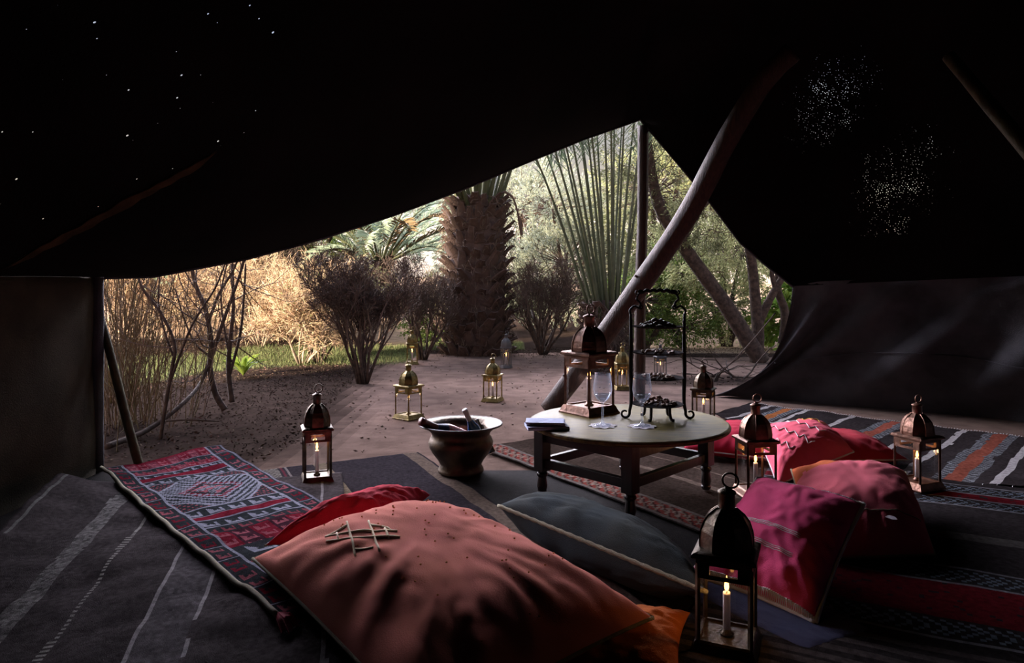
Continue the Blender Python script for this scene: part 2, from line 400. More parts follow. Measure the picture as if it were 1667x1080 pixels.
# ---------------------------------------------------------------- tent
def lerp(v, xs_, ys_): return float(np.interp(v, xs_, ys_))
def smooth_pts(pts, n):
    pts = [Vector(p) for p in pts]; out = []
    k = len(pts)
    for i in range(k - 1):
        p0 = pts[max(i - 1, 0)]; p1 = pts[i]; p2 = pts[i + 1]; p3 = pts[min(i + 2, k - 1)]
        for j in range(n):
            t = j / n
            out.append(.5 * ((2 * p1) + (p2 - p0) * t + (2 * p0 - 5 * p1 + 4 * p2 - p3) * t * t + (3 * p1 - p0 - 3 * p2 + p3) * t ** 3))
    out.append(pts[-1]); return out
FE = [W(148, 452, 4.07), W(250, 449, 4.3), W(400, 421, 4.7), W(520, 389, 5.0), W(640, 350, 5.3), W(760, 305, 5.55), W(850, 267, 5.8), W(950, 226, 6.0), W(1042, 194, 6.2),
      W(1090, 250, 6.25), W(1150, 322, 6.3), W(1205, 395, 6.35), W(1245, 430, 6.38), W(1290, 466, 6.4), Vector((3.3, 6.05, 1.16)), Vector((4.05, 5.35, 1.2)), Vector((4.45, 4.2, 1.25)), Vector((4.6, 3.0, 1.3))]
FEX = [p.x for p in FE]
def front(x): return lerp(x, FEX, [p.y for p in FE]), lerp(x, FEX, [p.z for p in FE])
def ridge(x): return lerp(x, [-2.5, -1.8, -.9, 0, 1.1, 2.2, 3.0, 3.8, 4.6], [1.16, 1.75, 2.30, 2.70, 3.05, 3.12, 2.75, 2.0, 1.3])
def rise(x): return lerp(x, [-2.5, 0, 1.1, 1.8, 2.6, 4.6], [3.0, 2.6, 1.8, 1.3, 1.5, 1.6])
def roof_z(x, y):
    yf, zf = front(x); d = max(0, yf - y); t = min(1, d / rise(x)); s = t * t * (3 - 2 * t) if x < 1 else (1 - (1 - t) ** 2)
    return zf + (max(ridge(x), zf) - zf) * s + .04 * NZ(x * .9, y * .9) * min(1, d)
def roof_hit(px, py):
    for D in np.arange(1.0, 7, .01):
        p = W(px, py, D)
        if -2.5 < p.x < 4.6 and p.y < front(p.x)[0] and roof_z(p.x, p.y) <= p.z: return p
    return Vector((2.5, 5, 2.5))
WEAR = [roof_hit(1345, 165), roof_hit(1455, 300), roof_hit(90, 130)]; WEAR_S = [(.46, 1.2, .50), (.42, 1.0, .72)]
print('WEAR', WEAR)
M['canvas'] = canvas_mat()
xs = sorted(set([FEX[0]] + list(np.linspace(FEX[0], 4.6, 110)) + FEX)); 
TH = .012
mb = MB(); rows = 44
for x in xs:
    yf, zf = front(x)
    for j in range(rows + 1):
        t = (j / rows) ** 1.5; y = yf + (-1.6 - yf) * t
        mb.v.append((x, y, roof_z(x, y)))
nv = len(mb.v)
for i in range(len(xs) - 1):
    for j in range(rows): a = i * (rows + 1) + j; mb.f.append((a, a + 1, a + rows + 2, a + rows + 1)); mb.m.append(0)
roof = mb.build('ceiling', M['canvas'], smooth=True, kind='structure', label='black woven tent roof with pinholes and a worn loose patch')
# hem along the front edge
hp = [Vector((x, front(x)[0], front(x)[1] - .004)) for x in xs if x <= 2.7]
mb = MB(); mb.tube(hp, .011, 6)
mb.build('trim_1', M['wallcloth'], smooth=True, kind='structure', label='rolled hem on the front edge of the tent roof')
# woven band on the roof underside, left
bp = []
for i in range(26):
    t = i / 25; px = 0 + 400 * t; py = 440 - 215 * t
    # march along the ray until it meets the roof
    best = None
    for D in np.arange(1.2, 5.6, .02):
        p = W(px - 60, py + 30, D)
        if p.x > -2.45 and roof_z(p.x, p.y) <= p.z: best = p; break
    if best is not None: bp.append(best)
if len(bp) > 3:
    mb = MB(); vs_ = []
    for p in bp:
        for dx in (-.05, .05): vs_.append((p.x + dx, p.y - dx * .3, roof_z(p.x + dx, p.y - dx * .3) - .01))
    for p in bp:
        for dx in (-.05, .05): vs_.append((p.x + dx, p.y - dx * .3, roof_z(p.x + dx, p.y - dx * .3) - .003))
    n_ = len(bp); fs = []
    for i in range(n_ - 1): a = 2 * i; fs.append((a, a + 1, a + 3, a + 2)); a += 2 * n_; fs.append((a, a + 2, a + 3, a + 1))
    mb.add(vs_, fs); mb.build('trim_2', M['band'], smooth=True, kind='structure', label='brown band sewn under the roof at the left')
def wall_strip(name, line, label, matname, fold=.03, droop=0, nz_=14, closed=.016):
    """hanging cloth wall: line = list of (top Vector, bottom Vector)"""
    mb = MB(); n = len(line)
    for side in (0, 1):
        for i, (t_, b_) in enumerate(line):
            tang = (line[min(i + 1, n - 1)][0] - line[max(i - 1, 0)][0]); tang.z = 0; nn = Vector((-tang.y, tang.x, 0)).normalized()
            for k in range(nz_ + 1):
                s = k / nz_; p = t_.lerp(b_, s)
                amp = fold * math.sin(s * PI * .9) + fold * .3
                off = amp * math.sin(i * .55 + 1.6 * NZ(i * .13, s * 1.3)) + .04 * NZ(i * .07, s * 2, 5) * (0 if s == 0 else 1)
                mb.v.append(tuple(p + nn * (off + (closed if side else 0))))
    m_ = nz_ + 1; S = n * m_
    for i in range(n - 1):
        for k in range(nz_):
            a = i * m_ + k; mb.f.append((a, a + m_, a + m_ + 1, a + 1)); mb.m.append(0)
            a += S; mb.f.append((a, a + 1, a + m_ + 1, a + m_)); mb.m.append(0)
    for i in (0, n - 1):
        for k in range(nz_):
            a = i * m_ + k; mb.f.append((a, a + 1, a + 1 + S, a + S)); mb.m.append(0)
    for i in range(n - 1):
        for k in (0, nz_):
            a = i * m_ + k; mb.f.append((a, a + S, a + m_ + S, a + m_)); mb.m.append(0)
    return mb.build(name, M[matname], smooth=True, kind='structure', label=label)
line = []
for i in range(34):
    y = 4.07 - 5.7 * i / 33
    line.append((Vector((-2.5, y, 1.18)), Vector((-2.5 + .02 * i / 33, y, -.003))))
line[0] = (Vector((-2.5, 4.07, 1.18)), Vector((-2.49, 4.1, -.003)))
wall_strip('wall_left', line, 'dull brown cloth side wall of the tent at the left', 'wallbrown', fold=.02)
# dark edge webbing of the left wall
mb = MB(); mb.tube([(-2.49, 4.08, z) for z in np.linspace(0, 1.19, 10)], [.045 + .006 * NZ(z, 3) for z in np.linspace(0, 6, 10)], 8)
mb.build('trim_3', M['wallcloth'], smooth=True, kind='structure', label='black rolled edge of the left tent wall')
# right wall: front edge hangs in a curve and trails over the sand
edge = smooth_pts([W(1290, 466, 6.4), W(1286, 500, 6.42), W(1272, 550, 6.48), W(1246, 598, 6.6), W(1205, 628, 6.8), G(1160, 645, .01)], 5)
top = [FE[13]] * len(edge)
tp_ = [FE[13], FE[14], FE[15], FE[16], FE[17], Vector((4.6, 1, 1.32)), Vector((4.6, -1.65, 1.32))]
path_top = [tp_[i].lerp(tp_[i + 1], j / 14) + Vector((.02, .02, .03 * min(1, (i * 14 + j) / 4))) for i in range(6) for j in range(14)] + [tp_[-1]]
path_bot = smooth_pts([G(1160, 645, .01), Vector((2.35, 6.90, -.002)), Vector((3.35, 6.25, -.002)), Vector((4.25, 5.5, -.002)), Vector((4.62, 3.3, -.002)), Vector((4.66, 1, -.002)), Vector((4.66, -1.65, -.002))], 14)
mb = MB(); NK = 20; n = len(path_top)
def wallpt(i, k):
    s = k / NK; t_ = path_top[i]; b_ = path_bot[i]; p = t_.lerp(b_, s)
    wgt = max(0, 1 - i / 16.0)            # the free edge follows the hanging curve
    f_ = s * (len(edge) - 1); a = int(min(f_, len(edge) - 2)); ep = edge[a].lerp(edge[a + 1], f_ - a)
    lin = path_top[0].lerp(path_bot[0], s)
    p = p + (ep - lin) * wgt
    tang = path_top[min(i + 1, n - 1)] - path_top[max(i - 1, 0)]; nn = Vector((-tang.y, tang.x, 0)).normalized()
    amp = .055 * math.sin(s * PI) + .012
    p += nn * (-(.03 if k == 0 and i > 2 else 0) + (amp if k else 0) * math.sin(i * .62 + s * 1.8) + .10 * NZ(i * .06, s * 1.6, 4) * math.sin(s * PI))
    # long swags
    return p
for side in (0, 1):
    for i in range(n):
        for k in range(NK + 1):
            p = wallpt(i, k); mb.v.append((p.x + .012 * side, p.y + .012 * side, p.z))
m_ = NK + 1; S = n * m_
for i in range(n - 1):
    for k in range(NK):
        a = i * m_ + k; mb.f.append((a, a + m_, a + m_ + 1, a + 1)); mb.m.append(0); a += S; mb.f.append((a, a + 1, a + m_ + 1, a + m_)); mb.m.append(0)
for k in range(NK): mb.f.append((k, k + 1, k + 1 + S, k + S)); mb.m.append(0)
mb.build('wall_right', M['wallcloth'], smooth=True, kind='structure', label='dark grey cloth wall hanging in folds at the right')
# lower drape seam line
sp_ = [wallpt(i, 12) + Vector((-.012, -.02, .05 * math.cos((i - 26) * .22))) for i in range(6, 46)]
mb = MB(); mb.tube(sp_, .007, 5); mb.build('trim_4', M['wallcloth'], smooth=True, kind='structure', label='seam running along the right tent wall')
line = [(Vector((-2.5 + 7.1 * i / 40, -1.6, roof_z(-2.5 + 7.1 * i / 40, -1.6) + .03)), Vector((-2.5 + 7.15 * i / 40, -1.62, -.003))) for i in range(41)]
wall_strip('wall_back', line, 'black cloth back wall of the tent behind the viewer', 'wallcloth', fold=.02)

# ---------------------------------------------------------------- poles
def pole(pts, rad, matk, label, knots=0, n=10):
    mb = MB(); P_ = smooth_pts(pts, 6); k = len(P_)
    rr = [lerp(i / (k - 1), np.linspace(0, 1, len(rad)), rad) * (1 + .07 * NZ(i * .5, 2)) for i in range(k)]
    mb.tube(P_, rr, n)
    t = thing('tent_pole', label, 'pole', P_[0]); b = P_[0]
    me = MB(); me.add([Vector(v) - b for v in mb.v], mb.f); me.build('shaft', M[matk], t, smooth=True)
    if knots:
        for s_ in knots:
            kb = MB()
            f_ = s_ * (k - 1); a = int(f_); p = P_[a].lerp(P_[a + 1], f_ - a) - b
            d = Vector((-.6, -.5, .3)).normalized()
            kb.tube([p + d * rad[0] * .5, p + d * (rad[0] + .035)], [.016, .009], 6)
            kb.build('knot', M[matk], t, smooth=True)
    return t
pole([W(1041, 652, 6.2 + .3), W(1042, 500, 6.4), W(1046, 350, 6.32), W(1047, 205, 6.24)], [.056, .054, .050, .052], 'pole', 'upright dark wooden pole holding the peak of the tent opening')
dp = [G(893, 668, 0), W(985, 545, 6.0), W(1110, 365, 5.62), W(1185, 225, 5.3), W(1245, 130, 5.1), W(1290, 85, 5.0)]
pole(dp, [.085, .090, .088, .080, .078], 'pole', 'thick slanting tree-trunk pole leaning across the tent opening', knots=(.1, .3), n=14)
pole([W(229, 768, 4.02), W(205, 680, 4.05), W(175, 560, 4.12), W(149, 470, 4.2)], [.026, .026, .024, .022], 'pole_green', 'thin lichened stick pole propping the left front corner of the tent')
a_ = W(1560, 110, 3.2); b_ = W(1720, 300, 2.8)
pole([b_ + (b_ - a_) * 2.3 , b_, a_, a_ + (a_ - b_) * .1], [.034, .034, .030, .028], 'pole_green', 'greenish brown pole slanting under the roof at the upper right')

# ---------------------------------------------------------------- rugs
def mixc(a, b, t): return tuple(a[i] * (1 - t) + b[i] * t for i in range(3))
def rug(name, label, cat, O, e, wid, length, fn, z0, res=.012, tend=None, tstart=0.0, c0=0.0, bumps=.004, sgn=1, lift=None, group=None, fringe=None):
    """O origin (far corner), e = lengthwise direction; c runs sgn*perp; fn(c,t)->colour"""
    e = Vector((e[0], e[1])).normalized(); f = Vector((e.y, -e.x)) * sgn
    nc = int((wid - c0) / res); nt_ = int(length / res)
    mb = MB(); P_ = []
    def zf(x, y):
        z = z0 + bumps * (NZ(x * 3.1, y * 3.1, z0 * 90) + .5) + bumps * .6 * NZ(x * 9, y * 9, 4)
        if lift: z += lift(x, y)
        return max(z, z0)
    for j in range(nt_ + 1):
        for i in range(nc + 1):
            c = c0 + (wid - c0) * i / nc; L_ = tend(c) if tend else length
            wob = .012 * NZ(c * 5, 1.7) ; t = tstart + (L_ + wob) * j / nt_
            cc = c + .010 * NZ(t * 4, 8.1) 
            x = O[0] + e.x * t + f.x * cc; y = O[1] + e.y * t + f.y * cc
            P_.append((x, y, zf(x, y)))
    mb.v = P_; W_ = nc + 1
    for j in range(nt_):
        for i in range(nc):
            a = j * W_ + i; q_ = (a, a + 1, a + W_ + 1, a + W_)
            if sgn > 0: q_ = q_[::-1]
            mb.f.append(q_); mb.m.append(0)
            c = c0 + (wid - c0) * (i + .5) / nc; L_ = tend(c) if tend else length
            mb.c.append(fn(c, L_ * (j + .5) / nt_))
    k_ = 1.0 if 'kilim' in name or 'charcoal' in label else 1.45 if 'left foreground' in label else .85
    # skirt so that the edge has thickness
    ring = [i for i in range(W_)] + [j * W_ + nc for j in range(1, nt_ + 1)] + [nt_ * W_ + i for i in range(nc - 1, -1, -1)] + [j * W_ for j in range(nt_ - 1, 0, -1)]
    b = len(mb.v); mb.v += [(P_[i][0], P_[i][1], max(.0, P_[i][2] - .007)) for i in ring]
    for k in range(len(ring)):
        k2 = (k + 1) % len(ring); mb.f.append((ring[k], ring[k2], b + k2, b + k)); mb.m.append(0); mb.c.append(mb.c[0] if True else 0)
    t = thing(name, label, cat, (0, 0, 0), group=group)
    mb.c = [(c_[0] * k_, c_[1] * k_, c_[2] * k_) for c_ in mb.c]
    mb.build('woven_field', M['rug'], t, smooth=True)
    if fringe:
        fb = MB()
        for (c_, t_) in fringe:
            for _ in range(1):
                x = O[0] + e.x * t_ + f.x * c_; y = O[1] + e.y * t_ + f.y * c_
                z = zf(x, y); d = e * (1 if t_ > .2 else -1) * U(.03, .055)
                fb.tube([(x, y, z), (x + d.x * .5 + U(-.006, .006), y + d.y * .5, z + .003), (x + d.x + U(-.01, .01), y + d.y, max(.003, z - .006))], [.002, .0018, .0012], 3)
        fb.build('fringe', M['white_thread'] if 'kilim' not in name else M['olive_cord'], t, kind='stuff')
    return t, zf
BLK = (.030, .026, .028); BRN = (.040, .032, .029); WHT = (.44, .42, .43); GRY = (.17, .17, .19); REDD = (.30, .028, .038); ORG = (.36, .13, .05); NVY = (.035, .033, .045)
def rnd(c, t, k=1.0, s=60): return 1 + k * NZ(c * s, t * s, 2)
# R0 base mat
mb = MB(); mb.box((1.0, 1.65, .004), (6.9, 4.9, .006)); t = thing('floor_mat', 'plain black wool mat lying under the overlapping rugs', 'mat'); mb.build('mat_field', M['felt'], t)
# R6 near right rug
def f6(c, t):
    c = c - .25
    def chev(c_, w_, col):
        ph = (t * 26 + abs((c_ / w_) % 1 - .5) * 1.5) % 1
        return col if ph < .5 else BLK
    k = rnd(c, t, .25)
    for base in (0.0, 1.32):
        w_ = .10 if base == 0 else .30
        if base <= c < base + w_: 
            return tuple(x * k for x in ((.10, .010, .016) if R() > .04 else BLK))
        d = c - base
        if -.17 < d < 0 or w_ < d < w_ + .19:
            dd = (-d) if d < 0 else d - w_
            if dd < .012 or .155 < dd < .167: return tuple(x * k for x in GRY)
            if .03 < dd < .14:
                ph = (t * 22 + abs((dd - .03) / .11 * 2 - 1) * 1.2) % 1
                return tuple(x * k * .9 for x in ((.13, .16, .20) if ph < .34 else BLK))
    if .70 < c < .80: return tuple(x * k for x in (.075, .07, .068))
    if c > 1.86 and (int(c / .03) % 2 == 0): return tuple(x * k for x in (.07, .06, .06))
    return tuple(x * k for x in BLK)
e6 = Vector((.87, -.45)).normalized()
rug('striped_rug', 'near-right dark rug with deep red bands edged by pale chevrons', 'rug', (2.2 - .80 * e6.x + .25 * .459, 3.62 - .80 * e6.y + .25 * .888), e6, 2.6, 2.65, f6, .036, sgn=1, res=.016)
# R3 centre rug
def f3(c, t):
    k = rnd(c, t, .2)
    if .015 < c < .105: return tuple(x * k for x in (.15, .115, .095)) if not (.05 < c < .056) else BLK
    if .60 < c < .685: return tuple(x * k for x in (.22, .175, .13))
    if .86 < c < .875 or 1.04 < c < 1.055: return (.13, .035, .05)
    if .885 < c < 1.03:
        return tuple(x * k for x in ((.20, .185, .17) if (int(t * 60) + int(c * 90)) % 3 else (.10, .09, .085)))
    if 1.07 < c < 1.08 or .84 < c < .85: return (.2, .18, .18)
    return tuple(x * k for x in (.043, .037, .044))
rug('dark_rug', 'plum-black rug in the middle with a tan border stripe, under the copper bowl', 'rug', (-.62, 4.50), (.45, -.89), 1.45, 2.9, f3, .016, sgn=1, res=.013, bumps=.008)
# R4 under the table
def f4(c, t):
    k = rnd(c, t, .3)
    if .02 < c < .15:
        s_ = (int(t * 55) + int(c * 75)) % 4; z_ = abs(((t * 16) % 1) - .5) * .13 + .055
        if abs(c - z_) < .014: return (.26, .20, .17)
        return tuple(x * k for x in ((.22, .055, .045) if s_ < 2 else (.16, .12, .10) if s_ == 2 else (.07, .03, .03)))
    if c < .02 or .15 < c < .165: return (.17, .15, .14)
    if .52 < c < .58 or .78 < c < .80: return tuple(x * k for x in (.16, .12, .10))
    if 1.1 < c < 1.2: return tuple(x * k for x in (.13, .10, .085))
    return tuple(x * k * (1 + .3 * NZ(c * 4, t * 4)) for x in (.060, .043, .036))
rug('brown_rug', 'brown rug under the round table with a red and cream patterned border', 'rug', (-.22, 4.62), (.55, -.835), 1.75, 2.25, f4, .026, sgn=-1, res=.013, bumps=.008)
# R5 right striped
def f5(c, t):
    k = rnd(c, t, .3)
    wob = .012 * NZ(t * 5, c * 2)
    c = c + wob
    for a in (.62, .94, 1.31, 1.86, 2.10, 2.52, 2.86):
        if a - .018 < c < a + .024: return tuple(x * k for x in WHT)
    for lo, col in ((.71, ORG), (1.54, (.30, .085, .06)), (2.24, (.27, .080, .055))):
        d = c - lo
        if .055 < d < .135: return tuple(x * k for x in col)
        if 0 < d < .055 or .135 < d < .19:
            return tuple(x * k for x in ((.24, .26, .29) if (int(t * 70) + int(c * 130)) % 3 == 0 else (.075, .075, .085)))
    return tuple(x * k for x in (.036, .030, .032))
rug('striped_rug', 'charcoal rug with white, orange and rust stripes along the right tent wall', 'rug', (1.9, 6.6), (-.69, -.72), 3.05, 1.8, f5, .030, sgn=-1, res=.014, c0=.42, tend=lambda c: lerp(c, [0, .45, .9, 1.4, 2.27, 2.63, 3.05], [.7, .75, 1.1, 1.6, 1.80, 1.5, 1.2]), bumps=.014,
    fringe=[(c, 0) for c in np.arange(.5, 3.0, .018)] + [(c, lerp(c, [2.0, 2.27, 2.63, 3.05], [1.74, 1.80, 1.5, 1.2])) for c in np.arange(2.0, 3.0, .06)])
# R1 left
def f1(c, t):
    k = rnd(c, t, .3); c = c + .008 * NZ(t * 6, 3)
    k_ = .55 + .9 * R()
    if 1.045 < c < 1.125: return tuple(x * k * k_ for x in (.105, .10, .102))
    if .885 < c < .905 and (t * 38) % 1 < .62: return (.19, .185, .18)
    if .50 < c < .51 or .65 < c < .66: return (.20, .19, .20)
    if .51 < c < .65: return tuple(x * k for x in (.070, .064, .070))
    if .10 < c < .12: return (.16, .15, .16)
    if 1.38 < c < 1.39: return (.12, .12, .12)
    return tuple(x * k * (1 + .35 * NZ(c * 5, t * 5)) for x in (.046, .040, .043))
def lift1(x, y): return .10 * max(0, min(1, (-2.0 - x) / .35)) * max(0, min(1, (4.0 - y) / .5)) + .012 * NZ(x * 4, y * 4, 6) + .010
rug('dark_rug', 'left foreground black rug with faded white stripes running to the camera', 'rug', (-.98, 3.93), (.27, -.963), 1.42, 3.0, f1, .026, sgn=1, res=.013, bumps=.016, lift=lift1)
# kilim
def motif(c, t, p, size, col, bg_):
    a = (c / size) % 1; b = (t / size) % 1
    # hooked triangles
    if b > .18 and a > .15 and a < .85 and b < .88:
        if a - .15 < (b - .18) * 1.0 and not (.35 < a < .5 and .45 < b < .65): return col
        if .7 < a < .8 and b > .3: return col
    return bg_
KD = (.032, .036, .042); KW = (.24, .25, .32); KR = (.155, .016, .030); KP = (.27, .085, .11)
def fk(s, t):
    k = 1 + .25 * NZ(s * 90, t * 90)
    Wd = .66
    def out(c_): return tuple(x * k for x in c_)
    if s < .012 or s > Wd - .012: return out((.20, .20, .26))
    lat = min(s, Wd - s)
    if lat < .105:
        if lat > .095: return out(KW)
        ph = (t / .16) % 1
        if ph < .06: return out(KW if ph < .03 else KD)
        return out(motif(lat - .012, t, 0, .08, KP if int(t / .16) % 2 == 0 else KR, KD))
    def bandsel():
        for lo, hi, kind in ((0, .03, 'r'), (.03, .14, 'pm'), (.14, .15, 'w'), (.15, .21, 'd'), (.21, .28, 'pm'), (.28, .29, 'w'), (.29, .34, 'wm'), (.34, .40, 'r'), (.40, .41, 'w'), (.41, .50, 'wm'), (.50, .51, 'w'),
                             (.51, 1.06, 'x'), (1.06, 1.07, 'w'), (1.07, 1.17, 'wm'), (1.17, 1.18, 'w'), (1.18, 1.24, 'r'), (1.24, 1.25, 'w'), (1.25, 1.36, 'wm'), (1.36, 1.37, 'w'), (1.37, 1.45, 'd'), (1.45, 1.65, 'R'), (1.65, 1.80, 'wm'), (1.80, 2.1, 'd'), (2.1, 2.3, 'pm')):
            if lo <= t < hi: return lo, hi, kind
        return 0, 1, 'd'
    lo, hi, kind = bandsel()
    if kind == 'r': return out(KR)
    if kind == 'w': return out(KW)
    if kind == 'd': return out(motif(s, t - lo, 0, .075, (.22, .06, .08), KD))
    if kind == 'pm': return out(motif(s, t - lo, 0, .055, KP, KR if int(s / .055) % 2 else (.16, .04, .06)))
    if kind == 'R': return out(motif(s, t - lo, 0, .085, KP, KR if int(s / .085) % 2 else (.05, .02, .03)))
    if kind == 'wm': return out(motif(s + .02, t - lo, 0, max(.05, hi - lo), KW, KD))
    # medallion field: stepped lozenges of small checks
    a = abs(s - Wd / 2) / .225; b = abs(t - .785) / .275
    d = max(a * .75 + b * .75, 0)
    i_ = int(s / .011); j_ = int(t / .011)
    if d > 1.06: return out((.26, .07, .09) if (i_ + 2 * j_) % 5 == 0 else KD)
    if d > 1.0: return out(KW)
    if d < .34: return out(KP if (i_ // 3 + j_ // 3) % 3 == 0 else KW if (i_ + j_) % 2 else KD)
    if d < .42: return out(KD)
    if d < .55: return out(KR if (i_ // 2 + j_ // 2) % 2 else KW)
    return out(KW if ((i_ + j_ * (1 if s > Wd / 2 else -1)) % 4) < 2 else KD)
def liftk(x, y): return lift1(x, y) * .8 + .012 * max(0, NZ(x * 3.5, y * 3.5, 2)) + .04 * max(0, min(1, (y - 3.9) / .3))
tk, zk = rug('kilim_rug', 'patterned kilim with red, white and blue-grey geometric motifs at the left', 'rug', (-2.33, 3.88), (.68, -.733), .66, 2.35, fk, .046, sgn=-1, res=.0062, bumps=.014, lift=liftk)
ee = Vector((.68, -.733)).normalized(); ff = Vector((-ee.y, ee.x))
pts = []
for i in range(60):
    t_ = 2.34 * i / 59; x = -2.33 + ee.x * t_ - ff.x * .004; y = 3.88 + ee.y * t_ - ff.y * .004; c_ = .010 * NZ(t_ * 4, 8.1); pts.append((x + ff.x * c_, y + ff.y * c_, zk(x, y) + .004))
mb = MB(); mb.tube(pts, .010, 6); mb.build('edge_cord', M['olive_cord'], tk, smooth=True)
mb = MB(); tb = Vector(pts[-1])
for i in range(46):
    a_ = U(0, 2 * PI); r_ = U(0, .03); mb.tube([tb + Vector((0, 0, .01)), tb + Vector((ee.x * .03 + r_ * math.cos(a_), ee.y * .03 + r_ * math.sin(a_), .008)), tb + Vector((ee.x * .07 + 1.5 * r_ * math.cos(a_), ee.y * .07 + 1.5 * r_ * math.sin(a_), -.012))], .0022, 3)
mb.build('tassel', mat('tassel_red', (.36, .03, .07), rough=.9), tk, kind='stuff', label='red wool tassel')

# ---------------------------------------------------------------- cushions
COVER = {}
def cushion(name, label, corners, T, col, col2=None, pinch=.07, zmin=.0, low=.45, wr=1.0, fabric_bump=.5, patch=None, seed=0, n=60, pw=.52, rough=.92):
    P00, P10, P11, P01 = [Vector(c) for c in corners]
    cen = (P00 + P10 + P11 + P01) / 4
    N_ = (P11 - P00).cross(P01 - P10).normalized()
    if N_.z < 0: N_ = -N_
    def base(u, v):
        u2 = u * (1 - pinch * (1 - v * v)); v2 = v * (1 - pinch * (1 - u * u))
        a, b = (u2 + 1) / 2, (v2 + 1) / 2
        return P00 * (1 - a) * (1 - b) + P10 * a * (1 - b) + P11 * a * b + P01 * (1 - a) * b
    def surf(u, v, side=1, extra=0):
        p = base(u, v)
        h = T * (max(0, 1 - abs(u) ** 2.6) * max(0, 1 - abs(v) ** 2.6)) ** pw
        # creases pulling out of corners and seams
        edge_ = max(abs(u), abs(v)); ang = math.atan2(v, u)
        cr = .030 * wr * NZ(ang * 5.5 + seed, edge_ * 1.6, seed) * min(1, h / (T * .45)) * (edge_ ** 1.5) * (T / .25)
        cr += .022 * wr * NZ(u * 1.7 + seed, v * 2.2, seed * 2) * min(1, h / (T * .45)) * (T / .25)
        cr += .010 * wr * (abs(NZ(u * 4 + v * 2 + seed, v * 5 - u * 2, 3)) - .3) * min(1, h / (T * .3))
        p = p + N_ * ((h + cr * side) * (1 if side > 0 else -low) + extra)
        if p.z < zmin: p.z = zmin
        return p
    t = thing(name, label, 'cushion', (cen.x, cen.y, 0)); o = Vector((cen.x, cen.y, 0))
    mb = MB(); W_ = n + 1
    for side in (1, -1):
        for j in range(W_):
            for i in range(W_):
                # cluster samples near the seam
                u = math.sin((i / n - .5) * PI); v = math.sin((j / n - .5) * PI)
                mb.v.append(tuple(surf(u, v, side) - o))
    S = W_ * W_
    flip = (P10 - P00).cross(P01 - P00).dot(N_) < 0
    for j in range(n):
        for i in range(n):
            a = j * W_ + i; q_ = (a, a + 1, a + W_ + 1, a + W_)
            mb.f.append(q_[::-1] if flip else q_); mb.m.append(0); q2 = tuple(x + S for x in q_); mb.f.append(q2 if flip else q2[::-1]); mb.m.append(0)
    m = mat(name + '_cloth', col, rough=rough, noise_amt=.55, col2=col2 or tuple(x * .7 for x in col), nscale=5, bump=fabric_bump * .45, bscale=230, sheen=.03, spec=.05, detail=6)
    mats = [m]
    if patch:
        mats.append(mat(name + '_patch', patch[1], rough=.92, noise_amt=.4, nscale=8, bump=.25, bscale=230, spec=.05))
        for idx in range(0, len(mb.f), 2):
            c_ = idx // 2; i = c_ % n; j = c_ // n
            if patch[0]((math.sin(((i + .5) / n - .5) * PI)), (math.sin(((j + .5) / n - .5) * PI))): mb.m[idx] = 1
    COVER[t.name] = mb.build('cover', mats, t, smooth=True)
    return t, surf, o
def seam(t, surf, o, r=.006, matk='olive_cord', stitches=None, edges='all', braid=False):
    per = []
    n = 40
    E = {'b': [(-1 + 2 * i / n, -1) for i in range(n)], 'r': [(1, -1 + 2 * i / n) for i in range(n)], 't': [(1 - 2 * i / n, 1) for i in range(n)], 'l': [(-1, 1 - 2 * i / n) for i in range(n)]}
    sel = 'brtl' if edges == 'all' else edges
    mb = MB()
    for k in sel:
        pts = [surf(u, v) - o for u, v in E[k]] + [surf(*{'b': (1, -1), 'r': (1, 1), 't': (-1, 1), 'l': (-1, -1)}[k]) - o]
        mb.tube(pts, [r * (1 + (.35 if braid and i % 2 else 0)) for i in range(len(pts))], 6)
    mb.build('piping', M[matk], t, smooth=True)
    if stitches:
        sb = MB()
        for k in stitches:
            m_ = 62
            for i in range(m_):
                s = -1 + 2 * (i + .5) / m_
                u, v = {'b': (s, -1), 'r': (1, s), 't': (-s, 1), 'l': (-1, -s)}[k]
                a = surf(u, v, 1, .004) - o; b = surf(u * (.955 if k in 'rl' else 1), v * (.955 if k in 'bt' else 1), 1, .004) - o
                sb.tube([a, b], .0036, 4)
        sb.build('blanket_stitch', M['white_thread'], COVER[t.name], kind='stuff')
def thread(t, surf, o, lines, matk, r=.004, name='embroidery'):
    mb = MB()
    for ln in lines:
        pts = []
        for (u0, v0), (u1, v1) in zip(ln[:-1], ln[1:]):
            k = max(2, int(math.hypot(u1 - u0, v1 - v0) / .04))
            for i in range(k): pts.append(surf(u0 + (u1 - u0) * i / k, v0 + (v1 - v0) * i / k, 1, .002) - o)
        pts.append(surf(ln[-1][0], ln[-1][1], 1, .002) - o)
        mb.tube(pts, [r * (1 + .25 * NZ(i * .9, r * 99)) for i in range(len(pts))], 5, flat=.6)
    mb.build(name, M[matk], COVER[t.name], smooth=True)

